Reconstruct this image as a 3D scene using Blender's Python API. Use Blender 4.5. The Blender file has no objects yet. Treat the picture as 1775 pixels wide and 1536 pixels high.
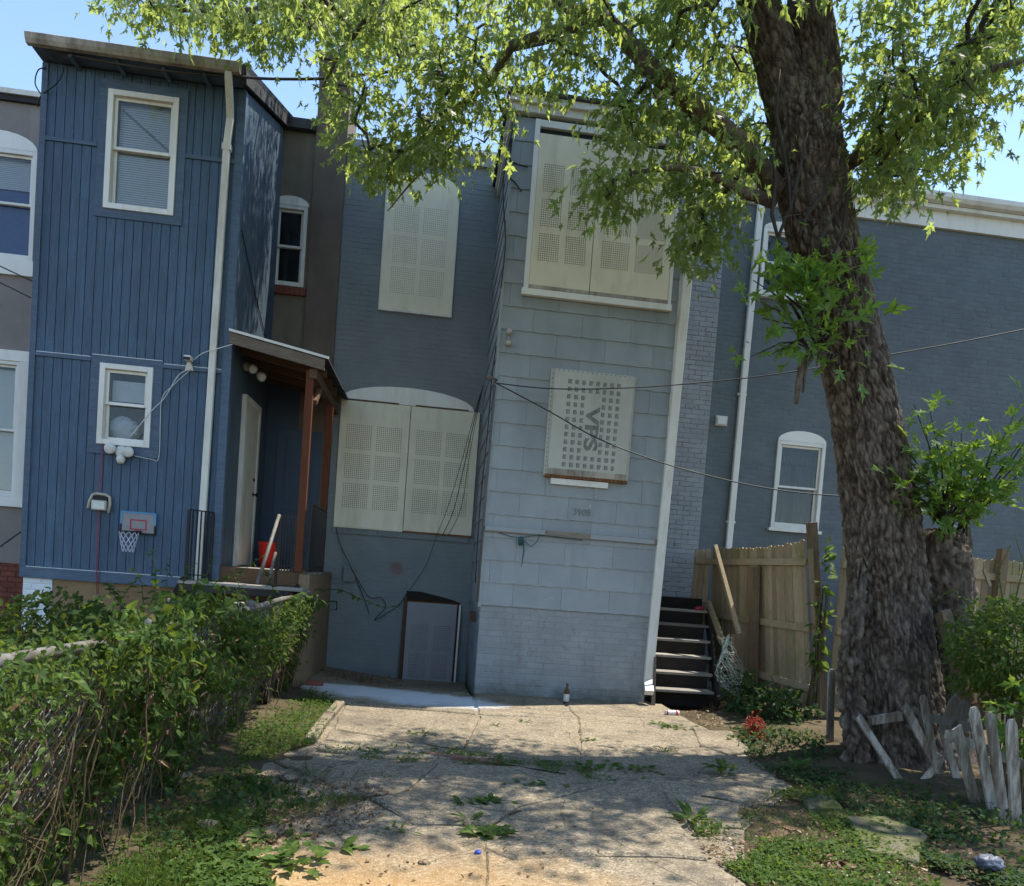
import bpy, math, random
import numpy as np
from mathutils import Vector, Matrix, noise, Euler

random.seed(11); rng = np.random.default_rng(7)
R = math.radians
sc = bpy.context.scene
COL = sc.collection

# ------------------------------------------------------------------ camera, world, sun, exposure
CAM = Vector((0.0, 0.0, 1.55))
F_PX, IMG_W, IMG_H = 1330.0, 1775.0, 1536.0
YAW, PITCH, ROLL, SHIFT_PX = R(6.3), R(-2.6), R(4.3), 286.0
CR = Matrix.Rotation(-YAW, 3, 'Z') @ Matrix.Rotation(math.pi / 2 + PITCH, 3, 'X') @ Matrix.Rotation(ROLL, 3, 'Z')
cam = bpy.data.cameras.new('camera')
cam.sensor_fit = 'HORIZONTAL'; cam.sensor_width = 36.0; cam.lens = 36.0 * F_PX / IMG_W
cam.shift_y = SHIFT_PX / IMG_W; cam.clip_start = 0.05; cam.clip_end = 3000.0
camo = bpy.data.objects.new('camera', cam); COL.objects.link(camo)
camo.matrix_world = Matrix.Translation(CAM) @ CR.to_4x4()
sc.camera = camo

SUN = Vector((0.40, 0.155, 1.0)).normalized()          # towards the sun
sun_el = math.asin(SUN.z); sun_az = math.atan2(SUN.x, SUN.y)
w = bpy.data.worlds.new('World'); sc.world = w; w.use_nodes = True
nt = w.node_tree; nt.nodes.clear()
sky = nt.nodes.new('ShaderNodeTexSky'); sky.sky_type = 'NISHITA'; sky.sun_disc = False
sky.sun_elevation = sun_el; sky.sun_rotation = sun_az; sky.altitude = 50
sky.air_density = 1.1; sky.dust_density = 0.1; sky.ozone_density = 1.2
bg = nt.nodes.new('ShaderNodeBackground'); bg.inputs['Strength'].default_value = 0.15
wo = nt.nodes.new('ShaderNodeOutputWorld')
nt.links.new(sky.outputs[0], bg.inputs[0]); nt.links.new(bg.outputs[0], wo.inputs[0])
sl = bpy.data.lights.new('sun', 'SUN'); sl.energy = 4.5; sl.angle = R(0.55); sl.color = (1.0, 0.93, 0.82)
so = bpy.data.objects.new('sun', sl); COL.objects.link(so); so.location = (0, 0, 20)
so.rotation_euler = SUN.to_track_quat('Z', 'Y').to_euler()
vs = sc.view_settings; vs.view_transform = 'Standard'; vs.look = 'None'; vs.gamma = 1.0; vs.use_curve_mapping = False
vs.exposure = 1.0
try:
    cy = sc.cycles; cy.max_bounces = 5; cy.diffuse_bounces = 3; cy.glossy_bounces = 2; cy.transmission_bounces = 3; cy.transparent_max_bounces = 6
    cy.use_denoising = True; cy.use_adaptive_sampling = True; cy.adaptive_threshold = 0.018; cy.caustics_reflective = False; cy.caustics_refractive = False
except Exception: pass

# ------------------------------------------------------------------ helpers
def at(u, v, Y):            # point of the place on the plane y = Y that the photograph shows at (u, v)
    d = CR @ Vector(((u - IMG_W / 2) / F_PX, -(v - IMG_H / 2 - SHIFT_PX) / F_PX, -1.0))
    return CAM + d * (Y / d.y)
def gr(u, v, z=0.0):        # the same on a horizontal plane
    d = CR @ Vector(((u - IMG_W / 2) / F_PX, -(v - IMG_H / 2 - SHIFT_PX) / F_PX, -1.0))
    return CAM + d * ((z - CAM.z) / d.z)

WM = {}
def link(o, parent=None, world=None):
    COL.objects.link(o)
    Wd = world if world is not None else Matrix.Identity(4)
    if parent is not None:
        o.parent = parent; o.matrix_parent_inverse = WM[parent].inverted()
    o.matrix_basis = Wd
    WM[o] = Wd
    return o
def tag(o, label, cat, group=None, kind=None):
    if label: o['label'] = label
    if cat: o['category'] = cat
    if group: o['group'] = group
    if kind: o['kind'] = kind
    return o
def thing(name, loc, label, cat, group=None):
    o = bpy.data.objects.new(name, None); o.empty_display_size = 0.1
    link(o, None, Matrix.Translation(Vector(loc)))
    return tag(o, label, cat, group)
def inst(name, me, parent, world):
    return link(bpy.data.objects.new(name, me), parent, world)

class MB:
    def __init__(s): s.v = []; s.f = []
    def add(s, vs, fs):
        b = len(s.v); s.v += [tuple(p) for p in vs]; s.f += [tuple(i + b for i in f) for f in fs]; return s
    def box(s, x0, x1, y0, y1, z0, z1):
        return s.add([(x0,y0,z0),(x1,y0,z0),(x1,y1,z0),(x0,y1,z0),(x0,y0,z1),(x1,y0,z1),(x1,y1,z1),(x0,y1,z1)],
                     [(0,3,2,1),(4,5,6,7),(0,1,5,4),(1,2,6,5),(2,3,7,6),(3,0,4,7)])
    def beam(s, a, b, w, h, up=(0,0,1), taper=1.0):     # board from a to b; w across, h along 'up'
        a = Vector(a); b = Vector(b); d = (b - a).normalized(); u = Vector(up)
        if abs(d.dot(u)) > 0.97: u = Vector((0, 1, 0))
        sx = d.cross(u).normalized(); sy = sx.cross(d).normalized()
        P = []
        for p, k in ((a, 1.0), (b, taper)):
            for i, j in ((-1,-1),(1,-1),(1,1),(-1,1)): P.append(p + sx*i*w/2*k + sy*j*h/2*k)
        return s.add(P, [(0,1,2,3),(7,6,5,4),(0,4,5,1),(1,5,6,2),(2,6,7,3),(3,7,4,0)])
    def tube(s, pts, r, n=8, cap=True):
        pts = [Vector(p) for p in pts]; m = len(pts)
        rr = r if hasattr(r, '__len__') else [r] * m
        d0 = (pts[1] - pts[0]).normalized(); u = Vector((0, 0, 1)) if abs(d0.z) < 0.9 else Vector((1, 0, 0))
        P = []
        for i, p in enumerate(pts):
            d = (pts[min(i+1, m-1)] - pts[max(i-1, 0)])
            if d.length < 1e-9: d = d0
            d.normalize(); sx = d.cross(u)
            if sx.length < 1e-4: sx = d.cross(Vector((0.3, 1, 0.2)))
            sx.normalize(); u = sx.cross(d).normalized()
            for k in range(n):
                a = 2 * math.pi * k / n; P.append(p + (sx * math.cos(a) + u * math.sin(a)) * rr[i])
        Fs = [(i*n+k, i*n+(k+1)%n, (i+1)*n+(k+1)%n, (i+1)*n+k) for i in range(m-1) for k in range(n)]
        if cap: Fs += [tuple(range(n-1, -1, -1)), tuple((m-1)*n + k for k in range(n))]
        return s.add(P, Fs)
    def prism(s, poly, y0, y1):     # poly in (x, z), counter-clockwise seen from -y
        n = len(poly); P = [(x, y0, z) for x, z in poly] + [(x, y1, z) for x, z in poly]
        return s.add(P, [tuple(range(n)), tuple(range(2*n-1, n-1, -1))] + [(i, i+n, (i+1)%n+n, (i+1)%n) for i in range(n)])
    def lathe(s, c, prof, n=16, axis=None):
        c = Vector(c); Q = (Vector(axis).normalized().to_track_quat('Z', 'Y').to_matrix() if axis else Matrix.Identity(3))
        P = [c + Q @ Vector((r*math.cos(2*math.pi*k/n), r*math.sin(2*math.pi*k/n), h)) for r, h in prof for k in range(n)]
        m = len(prof)
        Fs = [(i*n+k, i*n+(k+1)%n, (i+1)*n+(k+1)%n, (i+1)*n+k) for i in range(m-1) for k in range(n)]
        Fs += [tuple(range(n-1, -1, -1)), tuple((m-1)*n+k for k in range(n))]
        return s.add(P, Fs)
    def mesh(s, name, mat, smooth=False):
        me = bpy.data.meshes.new(name); me.from_pydata(s.v, [], s.f); me.materials.append(mat)
        if smooth:
            me.polygons.foreach_set('use_smooth', [True] * len(me.polygons))
        me.update(); return me
    def build(s, name, mat, parent=None, smooth=False):
        return link(bpy.data.objects.new(name, s.mesh(name, mat, smooth)), parent)
def part(name, mat, parent, fn, smooth=False):
    m = MB(); fn(m); return m.build(name, mat, parent, smooth)
def boxp(name, mat, parent, *b):
    return MB().box(*b).build(name, mat, parent)
def bevel(o, wdt=0.006, seg=2):
    md = o.modifiers.new('bevel', 'BEVEL'); md.width = wdt; md.segments = seg; md.limit_method = 'ANGLE'; return o
def fast_mesh(name, V, counts, mat):        # V (n,3): consecutive polygons with 'counts' corners each, nothing shared
    me = bpy.data.meshes.new(name); n = len(V)
    me.vertices.add(n); me.vertices.foreach_set('co', np.asarray(V, np.float32).ravel())
    me.loops.add(n); me.loops.foreach_set('vertex_index', np.arange(n, dtype=np.int32))
    st = np.concatenate([[0], np.cumsum(counts)[:-1]]).astype(np.int32)
    me.polygons.add(len(counts)); me.polygons.foreach_set('loop_start', st)
    me.materials.append(mat); me.update(calc_edges=True); me.validate(); return me
def indexed_mesh(name, V, Fv, k, mat, smooth=True):   # Fv (m,k) index array
    me = bpy.data.meshes.new(name); m = len(Fv)
    me.vertices.add(len(V)); me.vertices.foreach_set('co', np.asarray(V, np.float32).ravel())
    me.loops.add(m * k); me.loops.foreach_set('vertex_index', np.asarray(Fv, np.int32).ravel())
    me.polygons.add(m); me.polygons.foreach_set('loop_start', np.arange(0, m * k, k, dtype=np.int32))
    if smooth: me.polygons.foreach_set('use_smooth', np.ones(m, bool))
    me.materials.append(mat); me.update(calc_edges=True); return me

# ------------------------------------------------------------------ materials
class NT:
    def __init__(s, name):
        s.m = bpy.data.materials.new(name); s.m.use_nodes = True; s.t = s.m.node_tree; s.t.nodes.clear()
        s.out = s.n('ShaderNodeOutputMaterial')
    def n(s, t, **k):
        x = s.t.nodes.new(t)
        for a, b in k.items(): setattr(x, a, b)
        return x
    def put(s, sock, val):
        if hasattr(val, 'is_output') or hasattr(val, 'links'): s.t.links.new(val, sock)
        else: sock.default_value = val
    def coord(s, scale=(1,1,1), kind='Object', rot=(0,0,0)):
        if kind == 'World': src = s.n('ShaderNodeNewGeometry').outputs['Position']
        else: src = s.n('ShaderNodeTexCoord').outputs[kind]
        mp = s.n('ShaderNodeMapping'); mp.inputs['Scale'].default_value = scale; mp.inputs['Rotation'].default_value = rot
        s.t.links.new(src, mp.inputs[0]); return mp.outputs[0]
    def noise(s, co, scale=5.0, detail=5.0, rough=0.6, dist=0.0):
        x = s.n('ShaderNodeTexNoise'); s.put(x.inputs['Vector'], co); x.inputs['Scale'].default_value = scale
        x.inputs['Detail'].default_value = detail; x.inputs['Roughness'].default_value = rough; x.inputs['Distortion'].default_value = dist
        return x.outputs['Fac']
    def vor(s, co, scale=5.0, out='Distance', feature='F1'):
        x = s.n('ShaderNodeTexVoronoi'); x.feature = feature; s.put(x.inputs['Vector'], co); x.inputs['Scale'].default_value = scale
        return x.outputs[out]
    def ramp(s, fac, stops, interp='LINEAR'):
        x = s.n('ShaderNodeValToRGB'); x.color_ramp.interpolation = interp; e = x.color_ramp.elements
        while len(e) > 1: e.remove(e[-1])
        for i, (p, c) in enumerate(stops):
            c = (c, c, c, 1) if not hasattr(c, '__len__') else (*c[:3], 1)
            el = e[0] if i == 0 else e.new(p)
            el.position = p; el.color = c
        s.put(x.inputs[0], fac); return x.outputs[0]
    def mix(s, fac, a, b, mode='MIX'):
        x = s.n('ShaderNodeMix', data_type='RGBA', blend_type=mode); s.put(x.inputs[0], fac)
        for sk, v in ((x.inputs[6], a), (x.inputs[7], b)):
            if hasattr(v, '__len__') and not hasattr(v, 'links'): v = (*v[:3], 1)
            s.put(sk, v)
        return x.outputs[2]
    def math(s, op, a, b=0.0, c=None):
        x = s.n('ShaderNodeMath', operation=op); s.put(x.inputs[0], a); s.put(x.inputs[1], b)
        if c is not None: s.put(x.inputs[2], c)
        return x.outputs[0]
    def rnd(s):                      # one number per loose piece
        a = s.n('ShaderNodeNewGeometry').outputs['Random Per Island']; b = s.n('ShaderNodeObjectInfo').outputs['Random']
        return s.math('FRACT', s.math('ADD', a, b))
    def bump(s, h, strength=0.3, dist=0.01, normal=None):
        x = s.n('ShaderNodeBump'); x.inputs['Strength'].default_value = strength; x.inputs['Distance'].default_value = dist
        s.put(x.inputs['Height'], h)
        if normal is not None: s.put(x.inputs['Normal'], normal)
        return x.outputs[0]
    def bsdf(s, col, rough=0.7, metal=0.0, spec=0.4, normal=None, **k):
        x = s.n('ShaderNodeBsdfPrincipled')
        if hasattr(col, '__len__') and not hasattr(col, 'links'): col = (*col[:3], 1)
        s.put(x.inputs['Base Color'], col); s.put(x.inputs['Roughness'], rough); x.inputs['Metallic'].default_value = metal
        x.inputs['Specular IOR Level'].default_value = spec
        if normal is not None: s.put(x.inputs['Normal'], normal)
        s.last = x; return x.outputs[0]
    def done(s, sh): s.t.links.new(sh, s.out.inputs[0]); return s.m

def paint(name, col, rough=0.6, var=0.25, dirt=None, dirt_amt=0.35, sc_=1.0, grain=None, bumpv=0.15, spec=0.35, dscale=1.3, drange=(0.5, 0.75), chip=None, moss=None):
    t = NT(name); co = t.coord(kind='World')
    n1 = t.noise(co, 2.2 * sc_, 4, 0.65); n2 = t.noise(co, 40 * sc_, 2, 0.6)
    dk = tuple(c * (1 - var) for c in col); lt = tuple(min(1, c * (1 + var)) for c in col)
    c = t.ramp(n1, [(0.25, dk), (0.75, lt)])
    per = t.math('MULTIPLY_ADD', t.rnd(), 0.14, 0.93)
    c = t.mix(1.0, c, per, 'MULTIPLY')
    if dirt:
        st = t.noise(t.coord((2.2, 2.2, 0.5), 'World'), dscale, 4, 0.7)
        c = t.mix(t.math('MULTIPLY', t.ramp(st, [(drange[0], 0.0), (drange[1], 1.0)]), dirt_amt), c, dirt)
    if chip:
        cn_ = t.math('ADD', t.math('MULTIPLY', t.noise(co, chip[1], 4, .65), .72), t.math('MULTIPLY', t.noise(co, 1.1, 2, .5), .28))
        c = t.mix(t.math('MULTIPLY', t.ramp(cn_, [(chip[2], 0.0), (chip[2] + .02, 1.0)]), chip[3]), c, chip[0])
    if moss:                                            # algae creeping up from the wet foot of the wall
        sz = t.n('ShaderNodeSeparateXYZ'); t.put(sz.inputs[0], co)
        ms = t.math('ADD', t.math('MULTIPLY', sz.outputs[2], 1.6), t.math('MULTIPLY', t.noise(co, 2.2, 5, .7), 1.2))
        c = t.mix(t.ramp(ms, [(0.45, .8), (0.85, 0.0)]), c, moss)
    h = n2
    if grain:
        g = t.noise(t.coord(grain, 'World'), 1.0, 4, 0.65, 1.2)
        c = t.mix(t.math('MULTIPLY', t.ramp(g, [(0.4, 0.0), (0.65, 1.0)]), 0.6), c, tuple(k * 0.55 for k in col))
        h = t.math('ADD', t.math('MULTIPLY', g, 2.0), n2)
    return t.done(t.bsdf(c, rough, spec=spec, normal=t.bump(h, bumpv, 0.01)))

def wood(name, a, b, grain=(22, 22, 1.6), rough=0.8, moss=None, spec=0.2):
    t = NT(name); g = t.noise(t.coord(grain, 'World'), 1.6, 4, 0.7, 1.4); n = t.noise(t.coord(kind='World'), 3.0, 4, 0.6)
    c = t.ramp(t.math('ADD', t.math('MULTIPLY', g, 0.7), t.math('MULTIPLY', t.rnd(), 0.3)), [(0.28, a), (0.75, b)])
    if moss: c = t.mix(t.ramp(n, [(0.5, 0.0), (0.72, 0.75)]), c, moss)
    return t.done(t.bsdf(c, rough, spec=spec, normal=t.bump(g, 0.5, 0.012)))

def plain(name, col, rough=0.5, metal=0.0, var=0.12, spec=0.4):
    t = NT(name); n = t.noise(t.coord(kind='World'), 14, 5, 0.6)
    c = t.ramp(n, [(0.3, tuple(k * (1 - var) for k in col)), (0.7, tuple(min(1, k * (1 + var)) for k in col))])
    return t.done(t.bsdf(c, rough, metal, spec, normal=t.bump(n, 0.06, 0.01)))

def leafmat(name, stops, trans=0.55, tcol=(0.30, 0.42, 0.03), rough=0.4, gloss=0.35):
    t = NT(name); r = t.rnd(); c = t.ramp(r, stops)
    n = t.noise(t.coord(kind='World'), 1.4, 1, 0.5)
    c = t.mix(t.math('MULTIPLY', n, 0.4), c, stops[0][1])
    p = t.bsdf(c, rough, spec=gloss)
    tr = t.n('ShaderNodeBsdfTranslucent'); t.put(tr.inputs[0], t.mix(0.55, c, tcol))
    mx = t.n('ShaderNodeMixShader'); mx.inputs[0].default_value = trans
    t.t.links.new(p, mx.inputs[1]); t.t.links.new(tr.outputs[0], mx.inputs[2])
    return t.done(mx.outputs[0])

M = {}
M['blue'] = paint('blue_siding_paint', (0.068, 0.120, 0.188), 0.6, 0.16, (0.035, 0.055, 0.085), 0.4, grain=(34, 34, 2.2), bumpv=0.6, chip=((0.20, 0.23, 0.25), 22, .645, .5))
M['groove'] = plain('groove_paint', (0.022, 0.034, 0.055), 0.8)
M['blue_trim'] = paint('blue_trim_paint', (0.082, 0.126, 0.188), 0.6, 0.14, (0.04, 0.06, 0.09), 0.3, grain=(3, 3, 30), bumpv=0.2)
M['blue_side'] = paint('blue_side_paint', (0.072, 0.110, 0.150), 0.6, 0.2, (0.10, 0.13, 0.15), 0.3, grain=(30, 30, 1.2), bumpv=0.8)
M['caulk'] = plain('white_caulk', (0.62, 0.66, 0.68), 0.7)
M['white'] = paint('white_window_paint', (0.74, 0.74, 0.70), 0.5, 0.06, (0.42, 0.36, 0.26), 0.45)
M['white_old'] = paint('aged_white_paint', (0.66, 0.65, 0.60), 0.55, 0.08, (0.34, 0.27, 0.18), 0.6, dscale=2.4)
M['gutter'] = paint('dirty_gutter_metal', (0.40, 0.37, 0.31), 0.55, 0.15, (0.13, 0.10, 0.07), 0.8, dscale=2.6, drange=(0.4, 0.65))
M['tar'] = paint('tar_roofing', (0.030, 0.030, 0.032), 0.85, 0.3, (0.14, 0.14, 0.14), 0.4, bumpv=0.5)
M['shingle'] = paint('gray_shingle_paint', (0.272, 0.305, 0.325), 0.6, 0.09, (0.18, 0.20, 0.21), 0.4, bumpv=0.2, chip=((0.55, 0.57, 0.57), 26, .665, .7))
M['felt'] = plain('felt_butt_shade', (0.035, 0.042, 0.05), 0.9)  # felt kept dark in the course gaps to paint the shingles' butt shadows
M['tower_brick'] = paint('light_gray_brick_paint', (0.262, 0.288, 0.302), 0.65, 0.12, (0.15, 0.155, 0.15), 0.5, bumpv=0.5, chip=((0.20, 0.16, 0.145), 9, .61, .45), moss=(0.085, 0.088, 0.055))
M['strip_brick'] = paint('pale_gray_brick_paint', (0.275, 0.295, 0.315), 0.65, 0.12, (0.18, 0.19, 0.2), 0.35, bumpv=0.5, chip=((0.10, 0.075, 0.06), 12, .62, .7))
M['charcoal'] = paint('charcoal_brick_paint', (0.108, 0.135, 0.150), 0.6, 0.12, (0.09, 0.10, 0.112), 0.4, bumpv=0.4, chip=((0.16, 0.18, 0.19), 10, .60, .4))
M['cream'] = paint('cream_steel_screen', (0.74, 0.69, 0.52), 0.5, 0.07, (0.50, 0.43, 0.27), 0.5, dscale=1.8)
M['cream_low'] = paint('cream_gray_steel_screen', (0.66, 0.625, 0.49), 0.5, 0.07, (0.42, 0.36, 0.25), 0.45, dscale=1.8)
M['door_gray'] = paint('gray_steel_screen', (0.235, 0.235, 0.245), 0.55, 0.08, (0.12, 0.11, 0.10), 0.4)
M['vps'] = paint('galvanised_screen', (0.42, 0.43, 0.385), 0.5, 0.07, (0.27, 0.24, 0.18), 0.4, spec=0.5)
M['hole'] = plain('hole_shadow', (0.035, 0.033, 0.028), 0.9)
M['slot'] = plain('slot_shadow', (0.10, 0.11, 0.11), 0.8)
M['slot_soft'] = plain('slot_lettering', (0.17, 0.18, 0.17), 0.7, 0, .35)
M['rust'] = paint('rust', (0.20, 0.085, 0.035), 0.85, 0.4, (0.08, 0.04, 0.02), 0.6, sc_=4)
M['stucco_brown'] = paint('brown_stucco', (0.165, 0.145, 0.112), 0.9, 0.18, (0.085, 0.07, 0.055), 0.5, bumpv=0.5)
M['stucco_chim'] = paint('brown_chimney_stucco', (0.135, 0.110, 0.088), 0.9, 0.2, (0.07, 0.06, 0.05), 0.5, bumpv=0.5)
M['stucco_gray'] = paint('gray_stucco', (0.235, 0.215, 0.200), 0.9, 0.12, (0.14, 0.125, 0.11), 0.4, bumpv=0.5)
M['redbrick'] = paint('red_brick', (0.19, 0.060, 0.042), 0.85, 0.3, (0.07, 0.03, 0.025), 0.5, sc_=3, bumpv=0.6)
M['redbrick_dusty'] = paint('dusty_red_brick', (0.20, 0.105, 0.075), 0.9, 0.3, (0.17, 0.13, 0.09), 0.7, sc_=3, bumpv=0.6)
M['whitebrick'] = paint('white_brick_paint', (0.70, 0.73, 0.76), 0.6, 0.07, (0.4, 0.4, 0.38), 0.35, bumpv=0.5)
M['ply'] = wood('plywood', (0.20, 0.125, 0.07), (0.34, 0.23, 0.13), (2.5, 2.5, 14))
M['ply_dark'] = wood('weathered_plywood', (0.13, 0.085, 0.05), (0.26, 0.19, 0.12), (8, 8, 2))
M['post_red'] = wood('red_stained_post', (0.060, 0.020, 0.011), (0.135, 0.048, 0.025), (26, 26, 2))
M['board_gray'] = wood('gray_brown_board', (0.12, 0.095, 0.075), (0.27, 0.23, 0.19), (3, 20, 20))
M['joist'] = wood('brown_joist', (0.06, 0.035, 0.022), (0.14, 0.085, 0.05), (3, 20, 20))
M['fence'] = wood('fence_board', (0.20, 0.15, 0.092), (0.43, 0.345, 0.225), (30, 30, 1.8), moss=(0.19, 0.19, 0.075))
M['fence_post'] = wood('fence_post_wood', (0.11, 0.075, 0.045), (0.26, 0.185, 0.115), (24, 24, 1.8))
M['stair'] = wood('dark_weathered_tread', (0.13, 0.12, 0.105), (0.36, 0.33, 0.29), (3, 24, 24))
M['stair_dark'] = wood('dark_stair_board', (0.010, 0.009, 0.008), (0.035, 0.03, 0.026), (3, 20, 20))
M['picket'] = paint('peeling_white_picket', (0.47, 0.43, 0.365), 0.8, 0.25, (0.11, 0.082, 0.05), 0.95, grain=(34, 34, 3), dscale=5, drange=(0.38, 0.58), bumpv=0.5)
M['picket_gray'] = wood('bare_gray_picket', (0.075, 0.066, 0.054), (0.19, 0.17, 0.14), (34, 34, 3))
M['iron'] = plain('black_iron', (0.016, 0.016, 0.018), 0.45, 0.3)
M['galv'] = paint('galvanised_pipe', (0.13, 0.125, 0.115), 0.6, 0.3, (0.07, 0.055, 0.04), 0.8, sc_=4, dscale=5, drange=(.4, .6), spec=.5)
M['galv_dull'] = plain('dull_wire', (0.16, 0.155, 0.14), 0.6, 0.5, 0.3)
M['black'] = plain('black_rubber', (0.012, 0.012, 0.013), 0.6)
M['cable_gray'] = plain('gray_cable', (0.10, 0.10, 0.105), 0.6)
M['cable_dark'] = plain('weathered_cable', (0.05, 0.05, 0.052), 0.7)
M['cable_white'] = plain('white_cable', (0.62, 0.63, 0.62), 0.5)
M['cable_red'] = plain('red_cable', (0.38, 0.035, 0.07), 0.5)
M['plastic_white'] = plain('white_plastic', (0.62, 0.62, 0.59), 0.4)
M['plastic_tan'] = plain('tan_plastic', (0.42, 0.38, 0.31), 0.5)
M['lens'] = plain('light_lens', (0.50, 0.56, 0.55), 0.15)
M['bucket'] = plain('red_plastic', (0.48, 0.022, 0.016), 0.4)
M['sky_blue'] = plain('bright_blue_plastic', (0.055, 0.24, 0.46), 0.4)
M['red_line'] = plain('red_paint', (0.36, 0.02, 0.05), 0.5)
M['acrylic'] = plain('gray_acrylic', (0.20, 0.21, 0.24), 0.25)
M['net'] = plain('white_net', (0.55, 0.56, 0.66), 0.8)
M['teal_rope'] = plain('teal_rope', (0.02, 0.075, 0.085), 0.8)
M['orange'] = plain('orange_plastic', (0.30, 0.032, 0.010), 0.6)
M['mesh_wire'] = plain('pale_wire', (0.34, 0.42, 0.38), 0.5, 0.3)
M['dark_room'] = plain('dark_room', (0.018, 0.018, 0.020), 0.9)
M['blue_door'] = paint('dark_blue_door_paint', (0.040, 0.068, 0.110), 0.55, 0.1)
M['door_white'] = paint('off_white_door', (0.55, 0.52, 0.45), 0.5, 0.06, (0.25, 0.2, 0.15), 0.5)
M['blind'] = plain('blind_vinyl', (0.84, 0.85, 0.86), 0.6, 0, 0.03)
M['blind_blue'] = plain('blue_shade', (0.055, 0.095, 0.30), 0.7)
M['curtain'] = plain('gray_curtain', (0.06, 0.06, 0.055), 0.9)
M['bag_blue'] = plain('pale_blue_bag', (0.10, 0.115, 0.15), 0.5)
M['bag'] = plain('white_plastic_bag', (0.60, 0.60, 0.66), 0.35)
M['blue_cap'] = plain('blue_cap', (0.05, 0.09, 0.42), 0.4)

def glassmat():
    t = NT('window_glass'); tr = t.n('ShaderNodeBsdfTransparent'); tr.inputs[0].default_value = (0.86, 0.9, 0.92, 1)
    gl = t.n('ShaderNodeBsdfGlossy'); gl.inputs['Roughness'].default_value = 0.02
    fr = t.n('ShaderNodeFresnel'); fr.inputs['IOR'].default_value = 1.45
    nn = t.bump(t.noise(t.coord(kind='World'), 1.5, 2, 0.5), 0.02, 0.05); t.put(gl.inputs['Normal'], nn)
    mx = t.n('ShaderNodeMixShader'); t.put(mx.inputs[0], t.math('MULTIPLY', fr.outputs[0], 1.0))
    t.t.links.new(tr.outputs[0], mx.inputs[1]); t.t.links.new(gl.outputs[0], mx.inputs[2]); return t.done(mx.outputs[0])
M['glass'] = glassmat()

def recess_shade_mat():
    t = NT('shaded_gray_brick_paint'); co = t.coord(kind='World')  # same gray paint as the addition, with the recess's shade put into the colour
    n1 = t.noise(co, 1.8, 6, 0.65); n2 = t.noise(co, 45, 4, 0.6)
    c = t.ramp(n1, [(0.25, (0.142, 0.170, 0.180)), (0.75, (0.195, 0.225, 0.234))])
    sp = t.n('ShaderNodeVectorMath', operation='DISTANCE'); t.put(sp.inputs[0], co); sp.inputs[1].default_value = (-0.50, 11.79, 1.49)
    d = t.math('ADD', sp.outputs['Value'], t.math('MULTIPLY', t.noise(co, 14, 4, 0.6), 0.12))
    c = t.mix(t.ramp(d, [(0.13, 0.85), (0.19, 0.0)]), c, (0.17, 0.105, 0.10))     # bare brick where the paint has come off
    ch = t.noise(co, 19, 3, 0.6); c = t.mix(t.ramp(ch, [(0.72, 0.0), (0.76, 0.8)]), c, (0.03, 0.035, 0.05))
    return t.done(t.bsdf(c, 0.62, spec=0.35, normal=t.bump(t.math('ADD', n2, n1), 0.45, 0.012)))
M['recess'] = recess_shade_mat()

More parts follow.
